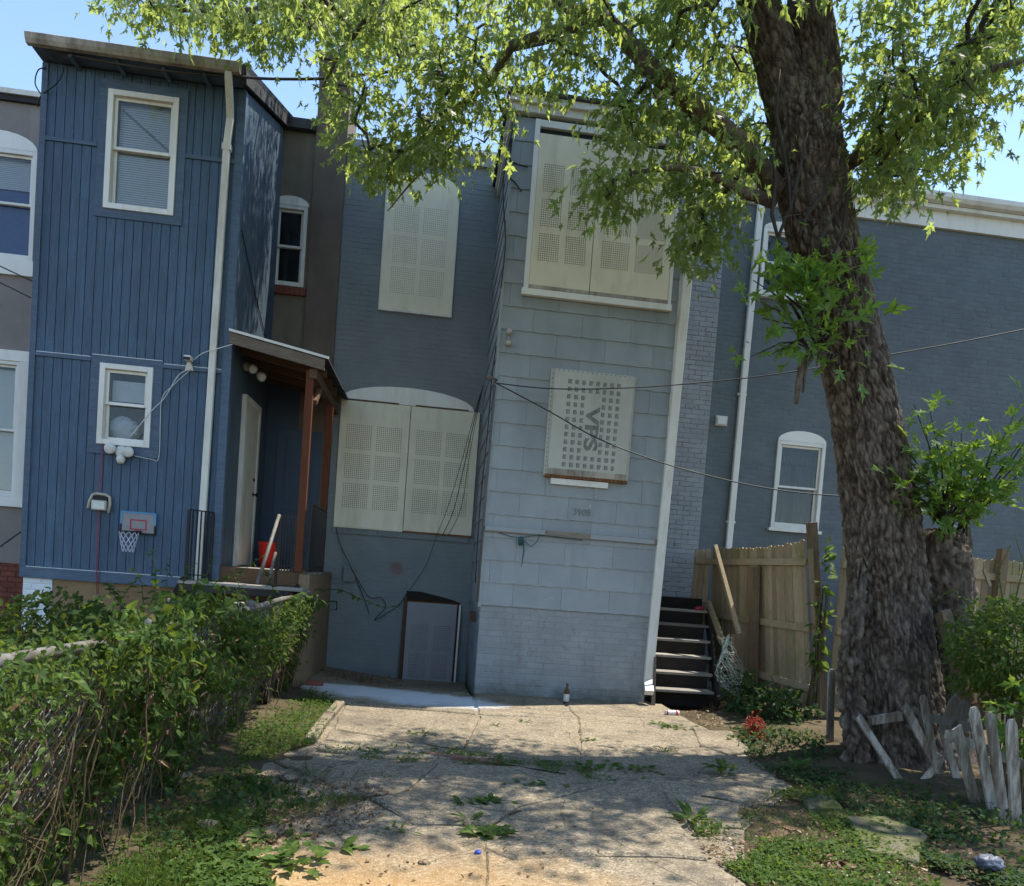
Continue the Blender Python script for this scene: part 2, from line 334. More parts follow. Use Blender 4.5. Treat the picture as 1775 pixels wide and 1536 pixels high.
def concmat():
    t = NT('exposed_aggregate_concrete'); co = t.coord(kind='World')
    n = t.noise(co, 1.1, 6, 0.65); v = t.vor(co, 75, 'Color'); vd = t.vor(co, 75)
    sep = t.n('ShaderNodeSeparateColor'); t.put(sep.inputs[0], v)
    peb = t.ramp(sep.outputs[0], [(0.0, (0.095, 0.074, 0.050)), (0.35, (0.20, 0.162, 0.108)), (0.7, (0.295, 0.245, 0.168)), (1.0, (0.46, 0.405, 0.30))])
    base = t.ramp(n, [(0.3, (0.165, 0.132, 0.088)), (0.7, (0.27, 0.222, 0.152))])
    c = t.mix(0.6, base, peb)
    stain = t.noise(co, 0.9, 7, 0.7); c = t.mix(t.ramp(stain, [(0.46, 0.0), (0.66, 0.7)]), c, (0.105, 0.088, 0.066))
    c = t.mix(t.ramp(t.noise(co, 3.6, 7, .72), [(0.56, 0.0), (0.66, 0.55)]), c, (0.07, 0.062, 0.048))
    ck = t.vor(t.mix(.12, co, t.n('ShaderNodeTexNoise').outputs['Color']), 0.9, feature='DISTANCE_TO_EDGE'); c = t.mix(t.ramp(ck, [(0.0012, .75), (0.0045, 0.0)]), c, (0.04, 0.033, 0.025))
    # orange builder's sand lying on the near slabs
    sx = t.n('ShaderNodeSeparateXYZ'); t.put(sx.inputs[0], co)
    sd = t.math('ADD', t.math('MULTIPLY', sx.outputs[1], 1.0), t.math('MULTIPLY', t.noise(co, 1.6, 6, 0.7), 1.6))
    sd = t.math('ADD', sd, t.math('MULTIPLY', t.math('MAXIMUM', t.math('SUBTRACT', sx.outputs[0], 0.4), 0.0), 0.75))
    c = t.mix(t.ramp(t.math('MULTIPLY', sd, 0.1), [(0.44, 0.75), (0.52, 0.0)]), c, t.mix(0.22, (0.37, 0.215, 0.075), peb))
    # white powder spilled in the corner of the yard
    px = t.math('SUBTRACT', sx.outputs[0], -0.30); py = t.math('SUBTRACT', sx.outputs[1], 9.15)
    rr = t.math('ADD', t.math('POWER', t.math('MULTIPLY', t.math('ADD', px, t.math('MULTIPLY', py, 0.5)), 0.62), 2.0), t.math('POWER', t.math('MULTIPLY', t.math('ADD', py, t.math('MULTIPLY', px, 0.22)), 1.15), 2.0))
    rr = t.math('ADD', rr, t.math('MULTIPLY', t.noise(co, 2.3, 7, 0.72), 1.1))
    c = t.mix(t.ramp(t.math('MULTIPLY', rr, 0.5), [(0.38, 0.95), (0.56, 0.0)]), c, (0.55, 0.57, 0.58))
    h = t.math('SUBTRACT', t.math('MULTIPLY', n, 1.5), t.math('MULTIPLY', vd, 0.8))
    return t.done(t.bsdf(c, 0.85, spec=0.25, normal=t.bump(h, 0.55, 0.012)))
M['conc'] = concmat()
def mossconc():
    t = NT('mossy_concrete'); co = t.coord(kind='World'); n = t.noise(co, 6, 7, 0.7)
    c = t.ramp(n, [(0.35, (0.16, 0.14, 0.105)), (0.55, (0.10, 0.105, 0.04)), (0.75, (0.06, 0.072, 0.02))])
    return t.done(t.bsdf(c, 0.9, spec=0.2, normal=t.bump(t.noise(co, 30, 5, 0.7), 0.7, 0.02)))
M['moss_conc'] = mossconc()
def dirtmat():
    t = NT('yard_dirt'); co = t.coord(kind='World'); n = t.noise(co, 1.5, 8, 0.7); f = t.noise(co, 26, 6, 0.7)
    c = t.ramp(n, [(0.3, (0.050, 0.038, 0.024)), (0.55, (0.095, 0.072, 0.045)), (0.75, (0.17, 0.13, 0.08))])
    c = t.mix(t.ramp(f, [(0.5, 0.0), (0.7, 0.6)]), c, (0.10, 0.105, 0.035))
    return t.done(t.bsdf(c, 0.95, spec=0.15, normal=t.bump(f, 0.8, 0.03)))
M['dirt'] = dirtmat()
def bedmat():
    t = NT('gritty_bedding'); co = t.coord(kind='World'); n = t.noise(co, 5, 7, 0.7); f = t.noise(co, 60, 5, .7)
    c = t.ramp(n, [(0.3, (0.085, 0.07, 0.048)), (0.55, (0.15, 0.12, 0.08)), (0.75, (0.22, 0.175, 0.115))])
    return t.done(t.bsdf(c, 0.95, spec=0.1, normal=t.bump(f, .8, .02)))
M['bed'] = bedmat()
def barkmat(rel=True):
    t = NT('maple_bark' if rel else 'limb_bark'); co = t.coord(kind='World')
    g = t.noise(t.coord((1, 1, .5), 'World'), 30, 6, 0.7, .4); n = t.noise(co, 1.6, 6, 0.65); fine = t.noise(co, 70, 6, 0.75); mid = t.noise(co, 9, 5, .6)
    f = t.math('ADD', t.math('MULTIPLY', g, 0.55), t.math('MULTIPLY', fine, .25)); f = t.math('ADD', f, t.math('MULTIPLY', mid, .2))
    c = t.ramp(f, [(0.34, (0.060, 0.045, 0.034)), (0.48, (0.125, 0.098, 0.076)), (0.60, (0.21, 0.172, 0.138)), (0.78, (0.34, 0.295, 0.25))])
    if rel:
        at_ = t.n('ShaderNodeAttribute'); at_.attribute_name = 'relief'
        f = t.math('ADD', t.math('MULTIPLY', f, .62), t.math('MULTIPLY', at_.outputs['Fac'], .26))
        c = t.ramp(f, [(0.28, (0.020, 0.014, 0.010)), (0.39, (0.062, 0.046, 0.034)), (0.49, (0.120, 0.094, 0.071)), (0.62, (0.235, 0.195, 0.155))])
    c = t.mix(t.ramp(n, [(0.45, 0.0), (0.75, 0.7)]), c, t.mix(0.45, c, (0.20, 0.175, 0.15)))
    c = t.mix(t.ramp(t.noise(co, 2.7, 6, 0.7), [(0.58, 0.0), (0.70, 0.45)]), c, (0.085, 0.092, 0.045))
    c = t.mix(t.ramp(t.noise(co, 2.1, 6, 0.7), [(0.62, 0.0), (0.72, 0.5)]), c, (0.055, 0.034, 0.026))
    return t.done(t.bsdf(c, 0.92, spec=0.15, normal=t.bump(f, 1.0, 0.03)))
M['bark'] = barkmat(); M['limb'] = barkmat(False)
M['twig'] = paint('twig_bark', (0.050, 0.042, 0.035), 0.85, 0.3)
M['dry_stem'] = wood('dry_stem', (0.045, 0.032, 0.018), (0.13, 0.095, 0.052), (20, 20, 3))
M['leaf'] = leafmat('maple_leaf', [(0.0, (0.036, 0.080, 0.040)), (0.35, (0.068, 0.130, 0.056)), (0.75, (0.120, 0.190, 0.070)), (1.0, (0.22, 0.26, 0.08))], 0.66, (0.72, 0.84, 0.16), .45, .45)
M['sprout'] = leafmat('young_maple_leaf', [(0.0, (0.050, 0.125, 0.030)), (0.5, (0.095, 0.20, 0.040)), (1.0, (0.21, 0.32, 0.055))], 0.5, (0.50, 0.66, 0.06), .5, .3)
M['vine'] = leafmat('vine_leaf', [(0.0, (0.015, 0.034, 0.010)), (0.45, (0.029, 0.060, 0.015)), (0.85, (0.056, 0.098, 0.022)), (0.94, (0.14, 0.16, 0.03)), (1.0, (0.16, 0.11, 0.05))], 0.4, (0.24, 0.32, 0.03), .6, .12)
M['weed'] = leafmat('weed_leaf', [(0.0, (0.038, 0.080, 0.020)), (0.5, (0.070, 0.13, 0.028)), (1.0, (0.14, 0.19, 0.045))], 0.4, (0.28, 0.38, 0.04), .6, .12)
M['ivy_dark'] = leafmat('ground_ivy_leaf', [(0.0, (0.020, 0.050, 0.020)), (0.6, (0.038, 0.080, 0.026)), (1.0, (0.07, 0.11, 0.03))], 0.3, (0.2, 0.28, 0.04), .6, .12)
M['litter'] = leafmat('dry_leaf_litter', [(0.0, (0.07, 0.040, 0.018)), (0.5, (0.16, 0.095, 0.045)), (1.0, (0.30, 0.21, 0.11))], 0.15, (0.3, 0.2, 0.08))

# ------------------------------------------------------------------ wall builders
def cells(x0, x1, z0, z1, holes):           # rectangles that fill the area left over by the holes
    xs = sorted({x0, x1, *[h[0] for h in holes if x0 < h[0] < x1], *[h[1] for h in holes if x0 < h[1] < x1]})
    out = []
    for a, b in zip(xs, xs[1:]):
        zz = z0
        for h in sorted([h for h in holes if h[0] < (a + b) / 2 < h[1]], key=lambda h: h[2]):
            if h[2] > zz: out.append((a, b, zz, min(h[2], z1)))
            zz = max(zz, h[3])
        if zz < z1: out.append((a, b, zz, z1))
    return out
def wall(name, mat, parent, x0, x1, z0, z1, Y0, Y1, holes=()):
    m = MB()
    for a, b, c, d in cells(x0, x1, z0, z1, holes): m.box(a, b, Y0, Y1, c, d)
    return m.build(name, mat, parent)
def unit_brick(mat, name='brick'):          # a unit brick, front towards -y, arrises broken
    m = MB(); e = 0.035; ez = 0.09
    P = [(-.5,0,-.5),(.5,0,-.5),(.5,0,.5),(-.5,0,.5),(-.5,-.6,-.5),(.5,-.6,-.5),(.5,-.6,.5),(-.5,-.6,.5),
         (-.5+e,-1,-.5+ez),(.5-e,-1,-.5+ez),(.5-e,-1,.5-ez),(-.5+e,-1,.5-ez)]
    Fs = [(0,1,5,4),(1,2,6,5),(2,3,7,6),(3,0,4,7),(4,5,9,8),(5,6,10,9),(6,7,11,10),(7,4,8,11),(8,9,10,11)]
    m.add(P, Fs); return m.mesh(name, mat)
def brick_field(parent, x0, x1, z0, z1, Y, mat, holes=(), n_ind=300, proud=0.008, seed=1, axis='x', pitch=(0.213, 0.0755), key=None, jit=0.0022):
    """running-bond bricks standing proud of a mortar plane; the nearest ones single objects, the rest one part"""
    rn = random.Random(seed); px, pz = pitch; jt = 0.011; L = []
    r = 0; z = z0
    while z + 0.03 < z1:
        zt = min(z + pz - jt, z1 - 0.002); zm = (z + zt) / 2; off = (r % 2) * px / 2
        x = x0 - off
        while x < x1:
            a, b = max(x, x0 + 0.003), min(x + px - jt, x1 - 0.003)
            segs = [(a, b)] if b - a > 0.03 else []
            for h in holes:
                if h[2] - 0.01 < zm < h[3] + 0.01:
                    ns = []
                    for a_, b_ in segs:
                        if b_ <= h[0] or a_ >= h[1]: ns.append((a_, b_)); continue
                        if h[0] - a_ > 0.03: ns.append((a_, h[0] - 0.004))
                        if b_ - h[1] > 0.03: ns.append((h[1] + 0.004, b_))
                    segs = ns
            for a_, b_ in segs: L.append((a_, b_, z, zt, proud + rn.uniform(-jit, jit), rn.gauss(0, 0.006)))
            x += px
        z += pz; r += 1
    L.sort(key=key or (lambda q: q[2]))
    me = unit_brick(mat); vv = [Vector(v.co) for v in me.vertices]; ff = [tuple(p.vertices) for p in me.polygons]
    rest = MB()
    for i, (a, b, c, d, pr, tw) in enumerate(L):
        S = Matrix.Diagonal((b - a, pr, d - c, 1)); T = Matrix.Rotation(tw, 4, 'Y')
        if axis == 'x': Wd = Matrix.Translation(((a + b) / 2, Y, (c + d) / 2)) @ T @ S
        elif axis == '-x': Wd = Matrix.Translation((Y, (a + b) / 2, (c + d) / 2)) @ Matrix.Rotation(-math.pi / 2, 4, 'Z') @ T @ S
        else: Wd = Matrix.Translation((Y, (a + b) / 2, (c + d) / 2)) @ Matrix.Rotation(math.pi / 2, 4, 'Z') @ T @ S
        if i < n_ind: inst('brick', me, parent, Wd)
        else: rest.add([Wd @ v for v in vv], ff)
    if rest.v: tag(rest.build('brickwork', mat, parent), None, None, kind='stuff')

def arch(x0, x1, z0, rise, n=12):           # segment arch on a straight base, as a polygon in (x, z)
    xc, h = (x0 + x1) / 2, (x1 - x0) / 2
    return [(x0, z0), (x1, z0)] + [(xc + h * math.cos(a), z0 + rise * math.sin(a)) for a in [math.pi * k / n for k in range(1, n)]]
def perforate(parent, x0, x1, z0, z1, Y, cols, rows, nx, nz, margin, gap, top=0.2, bot=0.15, r=0.0070):
    m = MB(); W = x1 - x0; H = z1 - z0
    ux0, ux1 = x0 + margin * W, x1 - margin * W; uz0, uz1 = z0 + bot * H, z1 - top * H
    cw = (ux1 - ux0 - gap * (cols - 1)) / cols; ch = (uz1 - uz0 - gap * (rows - 1)) / rows
    for i in range(cols):
        for j in range(rows):
            for a in range(nx):
                for b in range(nz):
                    x = ux0 + i * (cw + gap) + cw * a / (nx - 1) + random.gauss(0, .0008); z = uz0 + j * (ch + gap) + ch * b / (nz - 1)
                    m.add([(x + r * math.cos(k * math.pi / 3), Y, z + r * math.sin(k * math.pi / 3)) for k in range(6)], [(0, 1, 2, 3, 4, 5)])
    tag(m.build('perforation', M['hole'], parent), None, None, kind='stuff')

def sash_window(parent, x0, x1, z0, z1, zmid, Y, fw=0.07, mat='white', blind=None, depth=0.16, label=None, sill=None, proud=0.035, inner=0.035):
    """a double-hung window: outer frame as the part, sashes and panes under it"""
    m = MB(); yf = Y - proud
    m.box(x0, x0 + fw, yf, Y + depth, z0, z1); m.box(x1 - fw, x1, yf, Y + depth, z0, z1)
    m.box(x0 + fw, x1 - fw, yf, Y + depth, z1 - fw, z1); m.box(x0 + fw, x1 - fw, yf, Y + depth, z0, z0 + fw)
    wn = bevel(m.build('window', M[mat], parent), 0.004)
    if label: wn['label'] = label
    a, b = x0 + fw + 0.002, x1 - fw - 0.002
    for k, (c, d, yy) in enumerate(((zmid - inner / 2, z1 - fw - 0.002, Y + 0.012), (z0 + fw + 0.002, zmid + inner / 2, Y + 0.052))):
        s = MB(); q = inner
        s.box(a, a + q, yy, yy + 0.035, c, d); s.box(b - q, b, yy, yy + 0.035, c, d)
        s.box(a + q, b - q, yy, yy + 0.035, d - q, d); s.box(a + q, b - q, yy, yy + 0.035, c, c + q)
        bevel(s.build('sash', M[mat], wn), 0.003)
        boxp('pane', M['glass'], wn, a + q, b - q, yy + 0.016, yy + 0.02, c + q, d - q)
    return wn
def room(parent, x0, x1, z0, z1, Y, depth=1.0):   # the dark room behind a window: five faces
    m = MB(); m.add([(x0,Y,z0),(x1,Y,z0),(x1,Y,z1),(x0,Y,z1),(x0,Y+depth,z0),(x1,Y+depth,z0),(x1,Y+depth,z1),(x0,Y+depth,z1)],
                    [(4,5,6,7),(0,1,5,4),(1,2,6,5),(2,3,7,6),(3,0,4,7)])
    return m.build('room_interior', M['dark_room'], parent)
def slats(parent, x0, x1, z0, z1, Y, mat='blind', pitch=0.026):
    m = MB(); z = z0
    while z < z1:
        t = 0.005; m.add([(x0, Y - t, z), (x1, Y - t, z), (x1, Y + t, z + pitch * 1.06), (x0, Y + t, z + pitch * 1.06)], [(0, 1, 2, 3)]); z += pitch
    o = m.build('blind', M[mat], parent); tag(o, None, None, kind='stuff'); return o

YB, YT, YM = 9.6, 9.6, 11.8

# ------------------------------------------------------------------ ground and paving
def ground():
    nx, ny = 150, 150
    gx = np.concatenate([np.linspace(-400, -9, 14), np.linspace(-8, 10, nx), np.linspace(11, 400, 14)])
    gy = np.concatenate([np.linspace(-300, 0, 12), np.linspace(0.2, 13, ny), np.linspace(14, 700, 14)])
    V = []
    for y in gy:
        for x in gx:
            z = -0.012
            if -9 < x < 11 and 0 < y < 14:
                z += 0.025 * noise.noise(Vector((x * 1.1, y * 1.1, 0))) + 0.012 * noise.noise(Vector((x * 6, y * 6, 3)))
                if x > 2.6: z += 0.10 * min(1, max(0, (x - 3.1) / 1.2)) * (1 if y < 9 else max(0, (10 - y)))
                if x < -1.0: z += 0.05 * min(1, (-1.0 - x) / 0.5)
                if y > 9: z -= 0.24 * min(1, (y - 9) / 2.0) * (1 if -1.8 < x < 4 else 0)
            V.append((x, y, z))
    n = len(gx); Fv = [(j*n+i, j*n+i+1, (j+1)*n+i+1, (j+1)*n+i) for j in range(len(gy)-1) for i in range(n-1)]
    o = link(bpy.data.objects.new('ground', indexed_mesh('ground', V, Fv, 4, M['dirt'])))
    tag(o, 'bare brown yard soil under weeds and paving', 'ground', kind='structure')
ground()

pav = None
pav = bpy.data.objects.new('paving', None); link(pav); tag(pav, 'cracked exposed aggregate concrete paving of the back yard', 'paving', kind='structure')
def slab(pix, z=0.012, tilt=0.0, mat='conc', world=None, zf=None, parent=None, name='slab', thick=0.07, bev=0.012):
    pts = world if world else [tuple(gr(u, v, z).xy) for u, v in pix]
    out = []
    for i, p in enumerate(pts):
        q = pts[(i + 1) % len(pts)]; d = math.dist(p, q); k = max(1, int(d / 0.09))
        nx_, ny_ = (q[1] - p[1]) / d, -(q[0] - p[0]) / d
        for j in range(k):
            t = j / k; wv = 0.024 * noise.noise(Vector((p[0] + (q[0]-p[0])*t, p[1] + (q[1]-p[1])*t, 1.7)) * 4.0) + 0.008 * noise.noise(Vector((p[0] + (q[0]-p[0])*t, p[1] + (q[1]-p[1])*t, 9.7)) * 19)
            out.append((p[0] + (q[0]-p[0])*t + nx_*wv, p[1] + (q[1]-p[1])*t + ny_*wv))
    cx = sum(p[0] for p in out) / len(out); cy = sum(p[1] for p in out) / len(out); n = len(out)
    f = zf or (lambda x, y: z + tilt * (x - cx))
    V = []; rings = [(1.0, -thick), (1.0, -bev), (0, 0.0)]
    for kind, dz in rings:
        for x, y in out:
            if kind == 0:
                d = math.hypot(x - cx, y - cy); s = max(0.5, (d - bev * 1.3) / d); xx, yy = cx + (x - cx) * s, cy + (y - cy) * s
            else: xx, yy = x, y
            V.append((xx, yy, f(xx, yy) + dz))
    # inner rings keep the top from being one flat fan
    for s in (0.66, 0.33):
        for i in range(n):
            x, y = V[2*n + i][0], V[2*n + i][1]; xx, yy = cx + (x - cx) * s, cy + (y - cy) * s
            V.append((xx, yy, f(xx, yy) + 0.006 * noise.noise(Vector((xx * 3, yy * 3, 5)))))
    V.append((cx, cy, f(cx, cy)))
    Fs = []
    for a in range(4):
        for i in range(n): j = (i + 1) % n; Fs.append((a*n+i, a*n+j, (a+1)*n+j, (a+1)*n+i))
    for i in range(n): Fs.append((4*n+i, 4*n+(i+1)%n, 5*n))
    m = MB().add(V, Fs); me = m.mesh(name, M[mat])
    area = sum(out[i][0]*out[(i+1)%n][1] - out[(i+1)%n][0]*out[i][1] for i in range(n))
    if area < 0: me.flip_normals()
    return link(bpy.data.objects.new(name, me), parent if parent else pav)
bed = [gr(*q, -.004) for q in ((600,1200),(1120,1215),(1240,1270),(1375,1365),(1290,1440),(1290,1500),(1400,1760),(470,1760),(400,1480),(410,1330),(545,1290))]
MB().add([tuple(q) for q in bed], [tuple(range(len(bed) - 1, -1, -1))]).build('bedding_sand', M['conc'], pav)
fl = lambda x, y: 0.014 - (0.20 * max(0, (y - 9.3)) / 2.5) * (0.35 + 0.65 * min(1, max(0, (x + 1.6) / 1.2)))
slab(None, world=[(-1.42, 9.2), (-0.85, 8.40), (0.61, 8.21), (0.63, 11.78), (-1.6, 11.78)], zf=fl)
slab(None, world=[(0.63, 8.2), (1.72, 8.19), (1.74, 9.585), (0.66, 9.585)], z=0.012)
slab(None, world=[(1.74, 8.19), (3.1, 8.17), (3.1, 9.585), (1.765, 9.585)], z=0.009)
slab([(598,1222),(829,1240),(803,1296),(690,1280),(577,1263)], 0.010)
slab([(832,1240),(1000,1246),(1006,1300),(996,1325),(806,1298)], 0.014)
slab([(1004,1246),(1185,1249),(1240,1290),(1120,1299),(1010,1300)], 0.012)
slab([(573,1267),(690,1284),(800,1301),(994,1329),(985,1339),(902,1321),(760,1312),(679,1313),(548,1299)], 0.016, -0.01)
slab([(1010,1303),(1120,1302),(1243,1293),(1300,1320),(1372,1365),(1320,1388),(1285,1388),(1152,1363),(1122,1352),(1076,1349),(1000,1330)], 0.010)
slab([(476,1318),(600,1318),(679,1321),(758,1323),(702,1369),(640,1379),(604,1374),(556,1350)], 0.014)
slab([(762,1323),(902,1328),(988,1346),(1068,1354),(907,1392),(849,1426),(720,1425),(645,1382),(706,1371)], 0.022)
slab([(1076,1354),(1120,1357),(1166,1412),(1206,1465),(1226,1489),(1160,1482),(1008,1479),(887,1487),(842,1468),(853,1430),(909,1396)], 0.018, 0.01)
slab([(887,1491),(1008,1483),(1160,1486),(1230,1493),(1300,1536),(1360,1620),(1340,1760),(850,1760),(842,1473)], 0.012)
slab([(638,1385),(716,1429),(846,1432),(838,1468),(838,1500),(846,1760),(470,1760),(425,1500),(520,1425)], 0.012)
slab([(1150,1368),(1282,1394),(1284,1432),(1191,1431)], 0.016, 0.03)
slab([(415,1332),(468,1321),(550,1353),(598,1378),(556,1396),(436,1366)], 0.01)
slab([(420,1440),(510,1424),(430,1492),(380,1490)], 0.012)
slab([(1465,1413),(1532,1417),(1606,1445),(1592,1490),(1500,1470)], 0.045, 0.05, 'moss_conc', thick=0.12)
slab([(1390,1375),(1440,1377),(1460,1398),(1400,1400)], 0.03, 0.0, 'moss_conc', thick=0.1)
slab([(1200,1262),(1268,1268),(1300,1300),(1262,1306),(1215,1290)], 0.03, 0.02)
# kerb stones along the left edge of the paving
kpts = [gr(598, 1222), gr(580, 1243), gr(562, 1265), gr(548, 1288)]
for a, b in zip(kpts, kpts[1:]):
    d = (b - a); m = MB().beam(a + d * 0.04 + Vector((-.05, 0, 0.005)), b - d * 0.04 + Vector((-.05, 0, 0.0)), 0.10, 0.09)
    bevel(m.build('kerb_stone', M['conc'], pav), 0.012)
# a few old bricks let into the crack
for i in range(5):
    p = gr(752 + i * 24, 1310 + i * 3.1); o = MB().box(-.095, .095, -.035, .035, -.05, .022).build('paving_brick', M['redbrick_dusty'], pav)
    o.matrix_basis = Matrix.Translation(p) @ Matrix.Rotation(random.uniform(-.12, .12) - .12, 4, 'Z') @ Matrix.Rotation(random.uniform(-.05, .05), 4, 'X')
for u, v in ((1362, 1432), (1385, 1466), (1342, 1448), (1480, 1500), (1395, 1500), (1415, 1478)):
    p = gr(u, v); o = MB().box(-.05, .05, -.1, .1, -.06, .004).build('paving_brick', M['redbrick_dusty'], pav)
    o.matrix_basis = Matrix.Translation(p) @ Matrix.Rotation(random.uniform(0, 3), 4, 'Z') @ Matrix.Rotation(random.uniform(-.15, .15), 4, 'X')

# ------------------------------------------------------------------ blue house
bh = thing('blue_house', ((-3.65), 9.6, 0), 'blue rowhouse with vertical plank siding and a dirty white gutter', 'house')
BX0, BX1 = -4.76, -2.54
w1 = (-4.05, -3.265, 5.415, 6.757); w2 = (-3.992, -3.395, 2.702, 3.643)
ins = lambda w, d=0.03: (w[0] + d, w[1] - d, w[2] + d, w[3] - d)
wall('wall', M['groove'], bh, BX0 + .01, BX1 - .01, 1.08, 6.99, YB + 0.012, YB + 0.06, [ins(w1, 0.005), ins(w2, 0.005)])
part('side_wall', M['blue_side'], bh, lambda m: m.add([(BX1-.03, YB, 1.08), (BX1-.03, YM, 1.08), (BX1-.03, YM, 7.74), (BX1-.03, YB, 6.97), (BX1-.012, YB, 1.08), (BX1-.012, YM, 1.08), (BX1-.012, YM, 7.74), (BX1-.012, YB, 6.97)],
     [(3,2,1,0),(4,5,6,7),(0,1,5,4),(1,2,6,5),(2,3,7,6),(3,0,4,7)]))
boxp('far_side_wall', M['blue'], bh, BX0, BX0 + .05, YB + .06, YM, 1.08, 6.97)
npl = 21; pw = (BX1 - BX0 - 0.08) / npl
for k in range(npl):                                    # planks in three storeys, cut round the window trim
    a = BX0 + 0.04 + k * pw; b = a + pw - 0.0075
    for z0, z1 in ((1.21, 3.655), (3.70, 6.10), (6.145, 6.96)):
        for c in cells(a, b, z0, z1, [(-4.15, -3.17, 5.318, 6.868), (-4.093, -3.292, 2.592, 3.73)]):
            if c[1] - c[0] < 0.012 or c[3] - c[2] < .02: continue
            o = boxp('plank', M['blue'], bh, c[0], c[1], YB + random.uniform(-.001, .001), YB + 0.0125, c[2] + .002, c[3] - .002)
# side planks
nsp = 11; sw = (YM - YB - .05) / nsp
for k in range(nsp):
    a = YB + 0.03 + k * sw; b = a + sw - 0.008
    part('side_plank', M['blue_side'], bh, lambda m: m.add([(BX1-.012, a, 1.1), (BX1-.012, b, 1.1), (BX1-.012, b, 6.93 + (b-YB)*.345), (BX1-.012, a, 6.93 + (a-YB)*.345), (BX1, a, 1.1), (BX1, b, 1.1), (BX1, b, 6.93 + (b-YB)*.345), (BX1, a, 6.93 + (a-YB)*.345)],
         [(3,2,1,0),(4,5,6,7),(0,1,5,4),(1,2,6,5),(2,3,7,6),(3,0,4,7)]))
boxp('corner_board', M['blue_trim'], bh, BX1 - .075, BX1 + .022, YB - .022, YB + .07, 1.08, 6.95)
boxp('corner_board', M['blue_trim'], bh, BX0 - .02, BX0 + .045, YB - .02, YB + .07, 1.08, 6.95)
for z in (6.10, 3.655):
    gaps = (-4.152, -3.168) if z > 5 else (-4.095, -3.29)
    for a, b in ((BX0 + .046, gaps[0]), (gaps[1], BX1 - .077)):
        boxp('belt_board', M['blue_trim'], bh, a, b, YB - .02, YB + .01, z, z + .045)
        if z < 5: boxp('caulk_line', M['caulk'], bh, a + .01, b - .01, YB - .019, YB - .002, z + .0455, z + .053)
boxp('skirt_board', M['blue_trim'], bh, BX0 - .01, BX1, YB - .024, YB + .01, 1.075, 1.2)
boxp('caulk_line', M['caulk'], bh, BX0 + .05, BX1 - .1, YB - .02, YB + .0, 1.2005, 1.208)
def trim_frame(w, o):                                   # flat mitred boards round a window
    x0, x1, z0, z1 = w; X0, X1, Z0, Z1 = o; y0, y1 = YB - .014, YB + .012
    for q in ([(X0,Z0),(X1,Z0),(x1,z0),(x0,z0)], [(X1,Z0),(X1,Z1),(x1,z1),(x1,z0)], [(X1,Z1),(X0,Z1),(x0,z1),(x1,z1)], [(X0,Z1),(X0,Z0),(x0,z0),(x0,z1)]):
        MB().prism(q, y0 + random.uniform(-.0015, .0015), y1).build('window_trim_board', M['blue_trim'], bh)
trim_frame(w1, (-4.15, -3.17, 5.318, 6.868)); trim_frame(w2, (-4.093, -3.292, 2.592, 3.73))
boxp('caulk_line', M['caulk'], bh, -4.09, -3.3, YB - .017, YB - .001, 3.731, 3.739)
wn = sash_window(bh, *w1, 6.12, YB, 0.062, label='upstairs white window with closed blinds'); room(wn, *ins(w1, .06), YB + .165)
slats(wn, w1[0] + .09, w1[1] - .09, w1[2] + .08, w1[3] - .08, YB + .105)
MB().beam((w1[0] + .12, YB + .09, 6.60), (w1[1] - .1, YB + .09, 6.18), 0.012, 0.022).build('sash_bar', M['gutter'], wn)
wn = sash_window(bh, *w2, 3.19, YB, 0.06, label='small white window with a plastic bag behind its lower pane'); room(wn, *ins(w2, .06), YB + .165, .8)
slats(wn, w2[0] + .09, w2[1] - .09, 3.24, 3.46, YB + .13, pitch=0.022)
# roof, soffit, gutter
part('roof', M['tar'], bh, lambda m: m.add([(-4.84, 9.38, 7.03), (-2.48, 9.38, 7.03), (-2.48, 11.95, 7.93), (-4.84, 11.95, 7.93), (-4.84, 9.36, 7.11), (-2.46, 9.36, 7.11), (-2.46, 11.95, 8.01), (-4.84, 11.95, 8.01)],
     [(3,2,1,0),(4,5,6,7),(0,1,5,4),(1,2,6,5),(2,3,7,6),(3,0,4,7)]))
part('soffit', M['blue_trim'], bh, lambda m: m.add([(-4.8, 9.39, 6.99), (-2.55, 9.39, 6.99), (-2.55, YB + .05, 6.985), (-4.8, YB + .05, 6.985), (-4.8, 9.39, 7.028), (-2.55, 9.39, 7.028), (-2.55, YB + .05, 7.08), (-4.8, YB + .05, 7.08)],
     [(3,2,1,0),(4,5,6,7),(0,1,5,4),(1,2,6,5),(2,3,7,6),(3,0,4,7)]))
for x in (-4.4, -3.9, -3.4, -2.95): MB().beam((x, 9.39, 6.965), (x + .02, YB - .025, 6.94), .04, .05).build('rafter_tail', M['blue_trim'], bh)
def gutter(m):                                          # open trough with a rolled lip
    prof = [(9.375, 7.085), (9.375, 6.990), (9.345, 6.970), (9.290, 6.975), (9.265, 7.015), (9.250, 7.070), (9.262, 7.080), (9.275, 7.070), (9.285, 7.020), (9.300, 6.995), (9.340, 6.990), (9.360, 7.005), (9.360, 7.085)]
    n = len(prof); V = [(x, y, z) for x in (-4.82, -2.53) for y, z in prof]
    m.add(V, [(i, (i+1) % n, n + (i+1) % n, n + i) for i in range(n)] + [tuple(range(n-1, -1, -1)), tuple(range(n, 2*n))])
part('gutter', M['gutter'], bh, gutter)
part('roof_edge_flashing', M['tar'], bh, lambda m: m.beam((-2.50, 9.37, 6.99), (-2.50, 11.8, 7.85), 0.05, 0.16))
ds = [(-2.66, 9.32, 6.99), (-2.66, 9.34, 6.9), (-2.665, 9.46, 6.7), (-2.675, 9.54, 6.58), (-2.695, 9.545, 6.3), (-2.72, 9.545, 3.8), (-2.742, 9.545, 1.25), (-2.745, 9.545, 0.35)]
